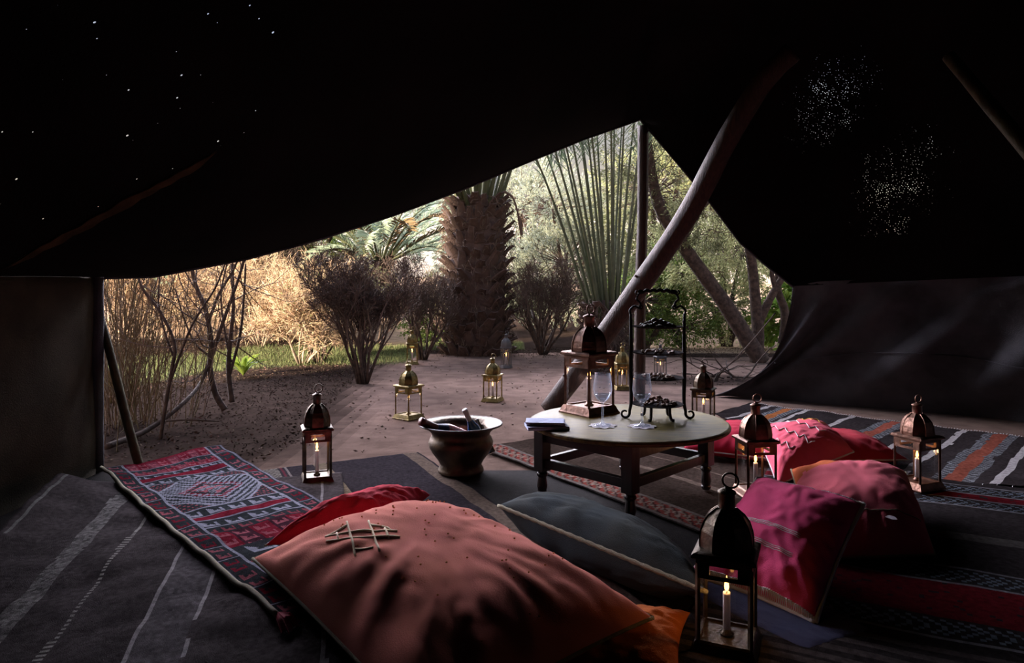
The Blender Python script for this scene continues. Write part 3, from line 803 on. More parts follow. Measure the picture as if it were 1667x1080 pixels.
# A: big terracotta
tA, sA, oA = cushion('floor_cushion', 'huge terracotta floor cushion with cream lattice embroidery in the foreground',
    [(-.95, 2.50, .11), (-.18, 1.50, .10), (.42, 2.03, .12), (-.36, 3.02, .12)], .195, (.80, .25, .21), (.62, .20, .12), pinch=.04, zmin=.045, seed=3, n=90, wr=.95)
seam(tA, sA, oA, .006, 'olive_cord')
lat = []
def LT(a, b):
    x, y = .125 * a - .05 * b, .15 * b - .035 * a
    return (-.25 + 2 * (.525 * x - .596 * y), -.47 + 2 * (1.01 * x + .778 * y))      # frame around the lattice
for k in (-.18, .18): lat.append([LT(-1.05, k + .0), LT(1.05, k)])
for k in (-.33, .33): lat.append([LT(k, -1.0), LT(k, .9)])
lat += [[LT(-1.05, .18), LT(-.8, .38), LT(-.33, .62)], [LT(.33, .62), LT(.8, .38), LT(.9, .18)], [LT(-.33, -.7), LT(.2, -.75)], [LT(-.7, -.18), LT(-.7, .35)], [LT(.72, -.3), LT(.72, .35)]]
thread(tA, sA, oA, lat, 'beige_thread', .0042)
pil = MB()
for _ in range(70):
    u, v = U(-.7, .9), U(-.6, .8); p = sA(u, v, 1, .002) - oA; pil.lathe([(0, -.002), (.0035, 0), (.0028, .003), (0, .004)], 5, c=p)
pil.build('pills', mat('pilled_wool', (.62, .22, .08), rough=.9), tA, kind='stuff')
# B crimson
tB, sB, oB = cushion('floor_cushion', 'small crimson cushion tucked behind the huge terracotta cushion',
    [(-.97, 2.68, .09), (-.78, 3.10, .09), (-.40, 3.34, .09), (-.50, 2.95, .09)], .115, (.50, .025, .055), zmin=.045, seed=8, wr=1.2)
seam(tB, sB, oB, .005, 'olive_cord', edges='b')
# C blue-green
tC, sC, oC = cushion('floor_cushion', 'slate-blue cushion with a braided cord edge, in front of the round table',
    [(-.06, 2.97, .155), (.60, 2.10, .165), (.66, 2.50, .05), (.12, 3.28, .06)], .13, (.030, .043, .052), (.040, .040, .028), pinch=.04, zmin=.035, seed=5, wr=1.3, low=.9)
seam(tC, sC, oC, .0075, 'olive_cord', edges='b', braid=True)
# D orange
tD, sD, oD = cushion('floor_cushion', 'burnt-orange cushion corner showing between the terracotta cushion and the nearest lantern',
    [(.12, 2.24, .055), (.575, 2.20, .055), (.455, 1.86, .055), (.02, 1.84, .055)], .06, (.50, .13, .03), zmin=.03, seed=6)
seam(tD, sD, oD, .004, 'yellow_thread', edges='t')
# E magenta leaning
tE, sE, oE = cushion('floor_cushion', 'magenta cushion with white blanket stitching leaning beside the nearest lantern',
    [(.66, 2.52, .045), (.955, 2.15, .045), (1.33, 2.58, .285), (1.07, 2.97, .275)], .11, (.72, .075, .21), (.62, .06, .15), pinch=.05, zmin=.03, seed=11, low=.7, wr=.9)
seam(tE, sE, oE, .009, 'white_thread', stitches='bt')
thread(tE, sE, oE, [[(-.95, k), (.55, k)] for k in (-.52, -.495, -.47, -.22, -.195, -.17)], 'white_thread', .0016, 'stripe_thread')
# F dusty pink
tF, sF, oF = cushion('floor_cushion', 'bulky dusty-rose cushion with an orange corner, behind the magenta cushion',
    [(1.18, 2.64, .055), (1.66, 2.68, .055), (1.97, 3.42, .18), (1.42, 3.47, .18)], .145, (.66, .13, .18), (.52, .09, .12), pinch=.0, zmin=.03, seed=13, wr=1.0, pw=.55, patch=(lambda u, v: u < -.25 and v > .55 and (v - .55) > (u + .25) * .0 + .02 * math.sin(u * 20), (.56, .13, .05)))
seam(tF, sF, oF, .005, 'olive_cord')
thread(tF, sF, oF, [[(-.9, -.62), (.85, -.62)]], 'olive_cord', .003, 'seam_line')
mb = MB(); p = sF(.28, -.74, 1, .006) - oF; mb.lathe([(.0, 0), (.022, .001), (.024, .004), (.0, .006)], 6, c=p, sx=.8, sy=1.6); mb.build('applique', mat('applique_grey', (.30, .27, .32), rough=.8), tF, label='small grey leaf-shaped patch')
# G zigzag
tG, sG, oG = cushion('floor_cushion', 'rose-pink cushion embroidered with white stepped zigzags, behind the right table lantern',
    [W(1266, 792, 3.72), W(1390, 736, 3.98), W(1346, 694, 4.32), W(1226, 702, 4.36)], .13, (.76, .12, .18), (.66, .09, .15), pinch=.05, zmin=.035, seed=17, low=.6, wr=.9)
seam(tG, sG, oG, .005, 'white_thread')
def zig(u0, v0, steps, du, dv):
    pts = [(u0, v0)]
    for i in range(steps):
        pts.append((pts[-1][0] + du, pts[-1][1])) if i % 2 == 0 else pts.append((pts[-1][0], pts[-1][1] + dv))
    return pts
thread(tG, sG, oG, [zig(-.75, .5, 9, .17, -.28), zig(-.35, .75, 9, .17, -.28), zig(-.85, -.05, 5, .15, -.25)], 'white_thread', .0035)
thread(tG, sG, oG, [zig(.1, .86, 7, .16, -.2), [(.3, .9), (.7, .7)]], 'yellow_thread', .0035, 'yellow_embroidery')
# H
tH, sH, oH = cushion('floor_cushion', 'deep red cushion with a white seam, behind the dusty-rose cushion', [(1.62, 3.95, .09), (2.36, 4.06, .08), (2.34, 4.50, .09), (1.68, 4.62, .10)], .12, (.48, .03, .055), zmin=.035, seed=19)
seam(tH, sH, oH, .005, 'white_thread')
# I
tI, sI, oI = cushion('floor_cushion', 'crimson cushion lying just behind the right side of the table', [(1.07, 4.30, .085), (1.62, 4.02, .08), (1.95, 4.55, .11), (1.42, 4.82, .11)], .13, (.46, .020, .055), (.38, .018, .05), zmin=.035, seed=23)
seam(tI, sI, oI, .005, 'white_thread')
# navy folded blanket under E
tN, sN, oN = cushion('folded_blanket', 'navy folded blanket under the magenta cushion', [(.60, 2.42, .03), (.86, 2.0, .03), (1.12, 2.12, .03), (.92, 2.62, .03)], .018, (.045, .050, .11), pinch=.0, zmin=.02, seed=29, pw=.2, wr=.5); tN['category'] = 'blanket'

# ---------------------------------------------------------------- lanterns
def lantern_meshes(sides=4, win=True):
    """unit lantern, body width .16, total height about .5"""
    D = {}; hw = .072
    rot = PI / sides if sides == 4 else 0
    rr = hw * math.sqrt(2) if sides == 4 else hw * 1.05
    def ring(prof): 
        m = MB(); m.lathe([(r * (math.sqrt(2) if sides == 4 else 1.05), z) for r, z in prof], sides, rot=rot); return m
    b = ring([(.0, 0), (.090, 0), (.090, .006), (.086, .012), (.078, .034), (.074, .040), (.066, .040), (.066, .034), (.0, .034)]); D['base'] = b
    for k in range(sides):
        a = rot + 2 * PI * k / sides; x, y = rr * math.cos(a), rr * math.sin(a)
        m = MB(); m.box((x * .97, y * .97, .15), (.010, .010, .226), rot=a); D.setdefault('post', []).append(m)
    # upper frieze band, with small windows cut in each side
    m = MB()
    for k in range(sides):
        a0 = rot + 2 * PI * k / sides; a1 = rot + 2 * PI * (k + 1) / sides
        p0 = Vector((rr * math.cos(a0), rr * math.sin(a0), 0)); p1 = Vector((rr * math.cos(a1), rr * math.sin(a1), 0))
        def q_(s0, s1, z0, z1):
            c = (p0.lerp(p1, (s0 + s1) / 2)) ; d = (p1 - p0)
            m.box((c.x, c.y, (z0 + z1) / 2), (d.length * (s1 - s0), .006, z1 - z0), rot=math.atan2(d.y, d.x))
        q_(0, 1, .222, .234); q_(0, 1, .262, .277); q_(0, .24, .234, .262); q_(.76, 1, .234, .262)
    D['frieze'] = m
    c = ring([(.066, .274), (.080, .277), (.086, .281), (.086, .289), (.080, .294), (.072, .297), (.066, .298), (0, .298)]); D['cornice'] = c
    nd = 8 if sides == 4 else 6
    m = MB(); s8 = 1.0 / math.cos(PI / nd)
    prof = [(.070, .294), (.071, .315), (.068, .345), (.060, .372), (.047, .393), (.031, .408), (.0235, .414)]
    m.lathe([(r * s8, z) for r, z in prof], nd, rot=PI / nd)
    for k in range(nd):
        a = PI / nd + 2 * PI * k / nd; m.tube([(r * s8 * math.cos(a), r * s8 * math.sin(a), z) for r, z in prof], .0028, 4)
    D['dome'] = m
    m = MB(); m.lathe([(.024, .405), (.0235, .412), (.0225, .416), (.0225, .456), (.0265, .458), (.0265, .463), (.020, .467), (.010, .472), (0, .474)], 12); D['chimney'] = m
    m = MB(); m.torus((.010, 0, .496), .022, .0032, mat=Matrix.Rotation(.35, 3, 'Y'), n=18); m.tube([(0, 0, .470), (0, 0, .477)], .006, 6); D['carrying_ring'] = m
    for k in range(sides):
        a0 = rot + 2 * PI * k / sides; a1 = rot + 2 * PI * (k + 1) / sides
        p0 = Vector((rr * math.cos(a0), rr * math.sin(a0), 0)) * .955; p1 = Vector((rr * math.cos(a1), rr * math.sin(a1), 0)) * .955
        c = (p0 + p1) / 2; d = p1 - p0; m = MB()
        m.add([(p0.x, p0.y, .040), (p1.x, p1.y, .040), (p1.x, p1.y, .270), (p0.x, p0.y, .270)], [(0, 1, 2, 3)]); D.setdefault('glass_pane', []).append(m)
    m = MB(); m.lathe([(.018, .034), (.020, .040), (.013, .044), (.012, .052), (.0, .052)], 10); D['candle_cup'] = m
    m = MB(); m.lathe([(.0, .044), (.0105, .044), (.0105, .160), (.0100, .166), (.005, .163), (0, .162)], 12); D['candle'] = m
    m = MB(); m.tube([(0, 0, .160), (.001, 0, .170)], .0012, 5); D['wick'] = m
    m = MB(); m.lathe([(.0, .168), (.0045, .173), (.0066, .182), (.0055, .194), (.0028, .207), (.0, .218)], 10); D['flame'] = m
    return D
LM = {}
for key, sd_ in (('sq', 4), ('hex', 6)):
    D = lantern_meshes(sd_); LM[key] = {}
    for nme, m in D.items():
        LM[key][nme] = [x.mesh(nme, smooth=nme in ('candle', 'flame', 'chimney', 'carrying_ring', 'candle_cup')) for x in (m if isinstance(m, list) else [m])]
    for nme, L_ in LM[key].items():
        mk = {'glass_pane': 'pane', 'candle': 'wax', 'wick': 'wick', 'flame': 'flame'}.get(nme, 'brass')
        for me in L_: me.materials.append(M[mk])
def lantern(px, py, zb, H, rz, metal, label, kind='sq', wide=1.0, candle=1.0, tilt=0, xy=None):
    p = G(px, py, zb) if xy is None else Vector((xy[0], xy[1], zb)); s = H / .505
    t = thing('candle_lantern', label, 'lantern', (p.x, p.y, zb), rz, 'candle lanterns around the tent')
    t.scale = (s * wide, s * wide, s)
    cnd = None
    for nme, L_ in LM[kind].items():
        for me in L_:
            o = put(nme, me, cnd if nme in ('wick', 'flame') else t)
            if nme == 'candle': cnd = o
            if nme not in ('glass_pane', 'candle', 'wick', 'flame'):
                o.material_slots[0].link = 'OBJECT'; o.material_slots[0].material = M[metal]
            if nme == 'candle' and candle != 1: o.scale.z = candle; o.location.z = .044 * (1 - candle)
    if CANDLE:
        l = light('candle_light', 'POINT', (0, 0, .192 + .116 * (candle - 1)), CANDLE * (s ** 2), (1.0, .48, .16), shadow_soft_size=.012); l.parent = t
    return t
lantern(1183, 1052, .03, .505, -.42, 'darkbrass', 'tall dark brass lantern nearest the camera, in front of the magenta cushion', candle=.96, wide=1.05)
lantern(1230, 806, .04, .505, .10, 'copper', 'dark lantern standing right of the table, left of the zigzag cushion', wide=1.03)
lantern(1493, 792, .045, .475, .38, 'copper', 'copper lantern on the striped rug right of the cushions', wide=1.12, candle=.95)
lantern(516, 784, .02, .53, .36, 'darkbrass', 'blackened lantern at the edge of the middle rug, left of the bowl', wide=.93)
lantern(665, 681, 0, .49, .93, 'brass', 'greenish brass lantern on the sand straight behind the bowl', wide=1.12, candle=1.0)
lantern(671, 593, 0, .53, .18, 'brass', 'far brass lantern at the foot of the bushes left of the palm trunk', wide=.98)
lantern(802, 653, 0, .45, -.35, 'brass', 'brass lantern on the open sand between the bowl and the palm', wide=1.1)
lantern(824, 599, 0, .50, .1, 'pewter', 'silvery six-sided lantern at the foot of the palm trunk', kind='hex', wide=.98)
lantern(1013, 634, 0, .50, .1, 'brass', 'pale brass lantern on the sand seen just left of the upright pole', wide=1.0)
lantern(1075, 612, 0, .42, .1, 'pewter', 'low silvery lantern on the sand seen through the tiered stand', wide=1.0)
lantern(1145, 692, 0, .515, -.5, 'darkbrass', 'dark fluted lantern behind the right edge of the table', wide=1.0)

# ---------------------------------------------------------------- table
TX, TY, TZ = .605, 3.57, .41
t = thing('round_table', 'low round dark wooden table with square legs and stretchers', 'table', (TX, TY, 0))
ZR = .036
mb = MB(); mb.lathe([(0, TZ - .026), (.505, TZ - .026), (.515, TZ - .020), (.517, TZ - .010), (.513, TZ - .003), (.505, TZ), (0, TZ)], 72); mb.build('tabletop', [M['tabletop']], t, smooth=False)
legs = [Vector((.137 - TX, 3.51 - TY, 0)), Vector((.537 - TX, 3.09 - TY, 0)), Vector((1.06 - TX, 3.62 - TY, 0))]
legs.append(legs[0] + legs[2] - legs[1])
la = math.atan2(legs[1].y - legs[0].y, legs[1].x - legs[0].x)
for k, L_ in enumerate(legs):
    q_ = L_ * (.93 if k else .96); m = MB(); rl = la
    m.box((q_.x, q_.y, .275), (.062, .062, .222), rot=rl)
    m.lathe([(.028, .165), (.022, .158), (.029, .150), (.029, .140), (.021, .132), (.024, .11), (.027, .085), (.022, .060), (.026, .054), (.026, .046), (.021, .040), (.021, ZR), (.0, ZR)], 14, c=(q_.x, q_.y, 0))
    m.build('leg', M['table'], t, bevel=.003)
for k in range(4):
    a, b = [legs[i] * (.93 if i else .96) for i in (k, (k + 1) % 4)]; c = (a + b) / 2; d = b - a
    m = MB(); m.box((c.x, c.y, .205), (d.length - .05, .030, .046), rot=math.atan2(d.y, d.x)); m.build('stretcher', M['table'], t, bevel=.004)
    m = MB(); m.box((c.x, c.y, .348), (d.length - .05, .024, .070), rot=math.atan2(d.y, d.x)); m.build('apron', M['table'], t, bevel=.003)
# big lantern on the table
lantern(959, 672, TZ, .585, .67, 'copper', 'large copper lantern standing on the round table beside the napkins', wide=1.15, candle=1.0)
# napkins
for k, (px, py, z, rz, sx) in enumerate(((886, 697, TZ + .001, .12, 1.0), (884, 690, TZ + .018, -.06, .93))):
    p = G(px, py, z); tn = thing('folded_napkin', ['lower grey-blue folded napkin on the left edge of the table', 'upper grey-blue folded napkin on top of the other'][k], 'napkin', (p.x + .012, p.y, z), rz, 'napkins on the table')
    for q_ in range(3):
        m = MB(); m.box((U(-.003, .003), U(-.003, .003), .0028 + q_ * .0056), (.205 * sx, .13 * sx, .005)); m.build('fold', M['napkin'], tn, bevel=.002)
# coasters and glasses
GLP = [(-.0, 0), (.034, .0), (.036, .002), (.030, .004), (.012, .008), (.0055, .016), (.0042, .030), (.0040, .085), (.0050, .100), (.012, .108), (.026, .120), (.036, .138), (.0405, .160), (.0390, .185), (.0350, .215), (.0325, .235),
       (.0318, .235), (.0340, .215), (.0380, .185), (.0395, .160), (.035, .139), (.025, .122), (.010, .111), (0, .110)]
mg = MB(); mg.lathe([(r, z) for r, z in GLP[:16]], 28, cap=False); me_out = mg.mesh('bowl', True); me_out.materials.append(M['wineglass'])
mw = MB(); mw.lathe([(0, .1115), (.0105, .1125), (.0245, .1225), (.034, .1385), (.0345, .1400), (0, .1400)], 24); me_w = mw.mesh('water', True); me_w.materials.append(glass_pane('water', (.80, .86, .95), .5, 1.5))
for k, (px, py) in enumerate(((981, 694), (1045, 695))):
    p = G(px, py, TZ)
    m = MB(); R_ = [.066 * (1 + .10 * math.cos(8 * 2 * PI * i / 48)) for i in range(48)]
    vv = [(0, 0, .003)] + [(R_[i] * math.cos(2 * PI * i / 48), R_[i] * math.sin(2 * PI * i / 48), .0025 + .0015 * math.sin(i)) for i in range(48)] + [(R_[i] * math.cos(2 * PI * i / 48), R_[i] * math.sin(2 * PI * i / 48), .0) for i in range(48)]
    m.add(vv, [(0, 1 + i, 1 + (i + 1) % 48) for i in range(48)] + [(1 + i, 49 + i, 49 + (i + 1) % 48, 1 + (i + 1) % 48) for i in range(48)])
    m.build('coaster', M['coaster'], loc=(p.x, p.y, TZ + .0005), label=['white scalloped paper coaster under the left wine glass', 'white scalloped paper coaster under the right wine glass'][k], cat='coaster', group='coasters on the table')
    tg = thing('wine_glass', ['left stemmed wine glass on a white coaster, beside the large lantern', 'right stemmed wine glass on a white coaster, in front of the tiered stand'][k], 'glass', (p.x, p.y, TZ + .0035), 0, 'wine glasses'); tg.scale = (1.18, 1.18, 1.12)
    put('glass_body', me_out, tg); put('water', me_w, tg)

# tiered stand
cR = G(1118, 683, TZ); SX = cR.x - .150; SY = cR.y + .02
t = thing('tiered_stand', 'black wrought-iron four-tier stand with scroll feet and twisted handle', 'stand', (SX, SY, TZ), -.06)
def scroll(c, r0, a0, a1, n=14, sgn=1, shrink=.55):
    return [Vector((c[0] + sgn * r0 * (1 - (1 - shrink) * i / n) * math.cos(a0 + (a1 - a0) * i / n), c[1], c[2] + r0 * (1 - (1 - shrink) * i / n) * math.sin(a0 + (a1 - a0) * i / n))) for i in range(n + 1)]
HW = .141
for s in (1, -1):
    m = MB()
    pts = [Vector((s * HW, 0, .555)), Vector((s * (HW - .002), 0, .40)), Vector((s * HW, 0, .25)), Vector((s * (HW - .003), 0, .10)), Vector((s * (HW + .006), 0, .04))]
    pts = smooth_pts(pts, 6) + [p for p in scroll((s * (HW + .030), 0, .026), .024, PI, 2.75 * PI, sgn=s)]
    k = len(pts); rad = [.0075 + (.0035 * math.sin(min(1, i / 24) * PI)) for i in range(k)]
    for i in range(25, k): rad[i] = max(.004, .0075 - (i - 25) * .0002)
    m.tube(pts, rad, 8); m.build('upright', M['iron'], t, smooth=True)
    m = MB()      # curled link between upright and handle
    pts = smooth_pts([(s * HW, 0, .55), (s * (HW + .004), 0, .575), (s * (HW - .020), 0, .597), (s * (HW - .046), 0, .588), (s * (HW - .050), 0, .612), (s * (HW - .032), 0, .635), (s * (HW - .045), 0, .662), (s * (HW - .070), 0, .668)], 5)
    m.tube(pts, .0062, 6); m.tube(scroll((s * (HW - .052), 0, .590), .012, PI * .2, 1.8 * PI, sgn=s), .004, 5); m.build('curled_link', M['iron'], t, smooth=True)
m = MB(); pts = [Vector((-.10 + .2 * i / 30, .004 * math.cos(i * 1.2), .672 + .004 * math.sin(i * 1.2) + .008 * math.sin(i / 30 * PI))) for i in range(31)]
m.tube(pts, .0095, 6); m.tube(scroll((.105, 0, .668), .012, .5 * PI, -1.3 * PI), .004, 5); m.tube(scroll((-.105, 0, .668), .012, .5 * PI, -1.3 * PI, sgn=-1), .004, 5)
m.build('twisted_handle', M['iron'], t, smooth=True)
tiers = [.072, .212, .345, .482]
for z in tiers:
    m = MB(); m.lathe([(0, z), (.112, z), (.134, z + .005), (.137, z + .009), (.133, z + .009), (.110, z + .004), (0, z + .004)], 32); m.build('tray', M['tray'], t)
for a in (-2.1, -.9, .8, 2.3):
    m = MB(); x, y = .085 * math.cos(a), .085 * math.sin(a)
    m.tube(smooth_pts([(x, y, .072), (x * 1.02, y * 1.02, .04), (x * 1.1, y * 1.1, .012), (x * 1.3, y * 1.3, .006)], 4), [.008] * 12 + [.010], 7); m.build('foot', M['iron'], t, smooth=True)
# the sweets and nuts heaped on the trays
def blob(seed_, r=.013):
    m = MB(); prof = [(0, -1), (.55, -.8), (.95, -.25), (.95, .3), (.5, .85), (0, 1)]
    m.lathe([(r * a * .62, r * b) for a, b in prof], 6)
    m.v = [(x + r * .25 * NZ(x * 90, y * 90, seed_), y + r * .25 * NZ(y * 90, z * 90, seed_), z) for x, y, z in m.v]; return m
bm_d = blob(1, .017).mesh('dried_date', True); bm_d.materials.append(M['date']); bm_n = blob(2, .012).mesh('nut', True); bm_n.materials.append(M['nut'])
info = {0: ('nut', bm_n, 'brown nut heaped on the lowest tray of the iron stand', 'nuts on the lowest tray', 90), 1: ('nut', bm_n, 'brown nut heaped on the second tray from the bottom', 'nuts on the second tray', 60),
        2: ('nut', bm_n, 'brown nut spread on the third tray from the bottom', 'nuts on the third tray', 34), 3: ('dried_date', bm_d, 'dark dried date heaped on the top tray of the iron stand', 'dates on the top tray', 60)}
for k, z in enumerate(tiers):
    nm, me, lab, grp, cnt = info[k]; hgt = .040 if k in (0, 3) else .022 if k == 1 else .010
    for i in range(cnt):
        r_ = .095 * math.sqrt(R()); a = U(0, 2 * PI); top = hgt * max(0, 1 - r_ / .10); zz = TZ + z + .010 + U(0.2, 1) * top
        o = put(nm, me, None, loc=(SX + r_ * math.cos(a), SY + r_ * math.sin(a), zz), rot=(U(.9, 2.2), U(0, 6), U(0, 6)), label=lab, cat='nut' if nm == 'nut' else 'date', group=grp)
        s_ = U(.8, 1.25); o.scale = (s_, s_, s_)

# ---------------------------------------------------------------- bowl with bottles
bp = G(750, 770, .022)
t = thing('metal_bowl', 'wide-rimmed hammered bronze bowl used as a wine cooler', 'bowl', (bp.x, bp.y + .02, .022))
prof = [(0, 0), (.125, 0), (.135, .008), (.132, .022), (.120, .045), (.135, .075), (.165, .115), (.185, .150), (.190, .178), (.180, .202), (.168, .218), (.176, .240), (.200, .262), (.236, .278), (.242, .284),
        (.236, .288), (.200, .276), (.170, .250), (.160, .222), (.168, .200), (.178, .176), (.172, .150), (.150, .110), (.115, .070), (0, .055)]
mb = MB(); mb.lathe(prof[:15] , 56, cap=False); mb.lathe([prof[0], (.001, 0)], 8)
mb.build('bowl_body', M['bronze'], t, smooth=True)
mb = MB(); mb.lathe(prof[14:], 56, cap=False); mb.build('inner_wall', M['darkbrass'], t, smooth=True)
mb = MB(); mb.torus((0, 0, .284), .240, .006, mat=Matrix.Rotation(PI / 2, 3, 'X'), n=56, k=8); mb.build('rim', M['pewter'], t, smooth=True, label='dull grey rolled rim')
def bottle(name, label, butt, tip, glassm, foilm, bandm, lab2=None):
    butt, tip = Vector(butt), Vector(tip); d = (tip - butt); Hh = d.length; s = Hh / .31
    t = thing(name, label, 'bottle', butt, group='wine bottles in the bowl'); t.rotation_mode = 'QUATERNION'; t.rotation_quaternion = d.to_track_quat('Z', 'Y')
    m = MB(); m.lathe([(r * s, z * s) for r, z in [(0, 0), (.034, 0), (.037, .005), (.037, .165), (.034, .185), (.022, .215), (.0150, .235), (.0145, .262)]], 22); gbo = m.build('glass_body', glassm, t, smooth=True)
    m = MB(); m.lathe([(r * s, z * s) for r, z in [(.0150, .228), (.0155, .235), (.0150, .262), (.0150, .290), (.0165, .292), (.0165, .308), (.015, .310), (0, .310)]], 18); m.build('foil', foilm, t, smooth=True)
    m = MB(); m.lathe([(r * s, z * s) for r, z in [(.0374, .05), (.0378, .052), (.0378, .13), (.0374, .132)]], 22, cap=False); m.build('label', bandm, gbo, smooth=True)
    if lab2:
        m = MB(); m.lathe([(r * s, z * s) for r, z in [(.0346, .183), (.0225, .2155), (.0160, .233)]], 22, cap=False); m.build('neck_label', lab2, gbo, smooth=True)
b0 = Vector((bp.x, bp.y + .02, .022))
def BW(px, py, D): return W(px, py, D)
bottle('wine_bottle', 'rosé bottle with burgundy foil lying over the left rim of the bowl', W(782, 728, bp.y + .13), W(684, 686, bp.y - .12), M['rose'], M['foil_red'], M['rose'], M['navy'])
bottle('wine_bottle', 'blue-sleeved bottle with a white neck standing tilted in the bowl', W(790, 738, bp.y + .05), W(756, 667, bp.y - .03), M['bottle_blue'], M['label_white'], M['label_white'])
bottle('wine_bottle', 'dark green bottle half hidden behind the blue-sleeved bottle', W(800, 738, bp.y + .10), W(776, 683, bp.y + .16), M['green_glass'], M['green_glass'], M['label_white'])

# ---------------------------------------------------------------- plants
def grow(mb, p, d, r, L_, level, maxl, nseg=4, kids=4, spread=.6, up=.1, wob=.25, tips=None, sides=4, shrink=.62, rsh=.55, mind=.0):
    pts = [p]; rad = [r]; dd = d.normalized(); cur = p
    for i in range(nseg):
        dd = (dd + Vector((U(-wob, wob), U(-wob, wob), U(-wob, wob) + up))).normalized(); cur = cur + dd * (L_ / nseg)
        if cur.z < .02: cur.z = .02
        pts.append(cur); rad.append(r * (1 - (1 - rsh) * (i + 1) / nseg))
    mb.tube(pts, rad, sides if level < 2 else 3, cap=False)
    if level >= maxl:
        if tips is not None: tips.append((pts[-1], dd)); tips.append((pts[len(pts) // 2], dd))
        return
    for k in range(kids):
        s = U(.35, 1.0) if k < kids - 1 else 1.0; f_ = s * nseg; a = int(min(f_, nseg - 1)); q_ = pts[a].lerp(pts[a + 1], f_ - a)
        nd = (dd + Vector((U(-1, 1), U(-1, 1), U(-.7, 1))) * spread).normalized()
        grow(mb, q_, nd, max(mind, r * rsh * U(.6, 1)), L_ * shrink * U(.7, 1.2), level + 1, maxl, max(2, nseg - 1), kids, spread, up, wob, tips, sides, shrink, rsh, mind)
def leafcard(mb, p, d, L_, w_):
    d = d.normalized(); s = d.cross(Vector((U(-1, 1), U(-1, 1), U(-1, 1)))); 
    if s.length < 1e-3: s = Vector((1, 0, 0))
    s.normalize(); m_ = p + d * L_ * .5
    b = len(mb.v); mb.v += [tuple(p), tuple(m_ + s * w_ * .5), tuple(p + d * L_), tuple(m_ - s * w_ * .5)]; mb.f.append((b, b + 1, b + 2, b + 3)); mb.m.append(0)
def rdir(zb=0): 
    v = Vector((random.gauss(0, 1), random.gauss(0, 1), random.gauss(0, 1) + zb)); return v.normalized() if v.length > 1e-3 else Vector((0, 0, 1))
def shrub(name, label, cat, base, H, stems, maxl=3, kids=4, r=.014, spread=.6, lean=.5, matw='twig', matt='twig', leaves=0, leafm=None, leafL=.04, leafW=.018, group=None, L_=None, mind=.0018, shrink=.62, wob=.25, up=.1):
    base = Vector(base); base.z = gz(base.x, base.y)
    t = thing(name, label, cat, base, group=group)
    trunk = MB(); tw = MB(); tips = []
    for k in range(stems):
        a = 2 * PI * (k + R() * .7) / stems; d = Vector((math.cos(a) * lean, math.sin(a) * lean, 1))
        p = Vector((math.cos(a) * .05, math.sin(a) * .05, -.01)); LL = (L_ or H * .42) * U(.8, 1.2)
        pts = [p]; dd = d.normalized()
        for i in range(4): dd = (dd + Vector((U(-.2, .2), U(-.2, .2), U(-.05, .15)))).normalized(); pts.append(pts[-1] + dd * LL / 4)
        trunk.tube(pts, [r * (1 - .1 * i) for i in range(5)], 6)
        for q_ in range(kids):
            s = pts[2 + (q_ % 3)]
            grow(tw, s, (dd + Vector((U(-1, 1), U(-1, 1), U(-.3, .8))) * spread).normalized(), r * .55, LL * .6, 1, maxl, 4, kids, spread, up, wob, tips, 4, shrink, .55, mind)
    trunk.build('stem', M[matw], t, smooth=True); tw.build('twigs', M[matt], t, kind='stuff')
    if leaves and tips:
        lf = MB()
        for i in range(leaves):
            p, d = random.choice(tips); leafcard(lf, p + rdir() * U(0, .07), (d + rdir() * .8), leafL * U(.7, 1.3), leafW)
        lf.build('foliage', M[leafm], t, kind='stuff')
    return t
def leafmass(name, label, cat, base, blobs, n, leafm, L_, w_, trunkm='bark', trunk=True, group=None, droop=0, r=.06):
    """blobs: (dx,dy,z,rx,ry,rz) foliage volumes above base"""
    base = Vector(base); base.z = gz(base.x, base.y)
    t = thing(name, label, cat, base, group=group)
    tot = sum(b[3] * b[4] * b[5] for b in blobs); lf = MB(); br = MB()
    for (dx, dy, z, rx, ry, rz) in blobs:
        if trunk: br.tube(smooth_pts([(U(-.1, .1), U(-.1, .1), -.02), (dx * .4 + U(-.15, .15), dy * .4, z * .45), (dx, dy, z)], 4), [r * (1 - .07 * i) for i in range(9)], 6)
        c0 = Vector((dx, dy, z)); k = int(n * rx * ry * rz / tot)
        nt_ = max(6, k // 18)
        for i in range(nt_):
            v = rdir(); rr_ = U(.35, 1) ** .6 * (1 + .35 * NZ(v.x * 2, v.y * 2, v.z * 2 + dx)); tip = c0 + Vector((v.x * rx, v.y * ry, v.z * rz)) * rr_
            if tip.z < .05: tip.z = .05
            if i % 3 == 0: br.tube([c0 + (tip - c0) * .15, tip], [r * .16, .003], 3, cap=False)
            dd = (v + Vector((0, 0, .2 - droop))).normalized()
            for q_ in range(k // nt_):
                s = U(-.16, .1); lp = tip + dd * s + rdir() * .05 
                leafcard(lf, lp, dd + rdir() * .9 + Vector((0, 0, -droop)), L_ * U(.6, 1.3), w_ * U(.7, 1.2))
    br.build('branches', M[trunkm], t, smooth=True)
    lf.build('foliage', M[leafm], t, kind='stuff')
    return t
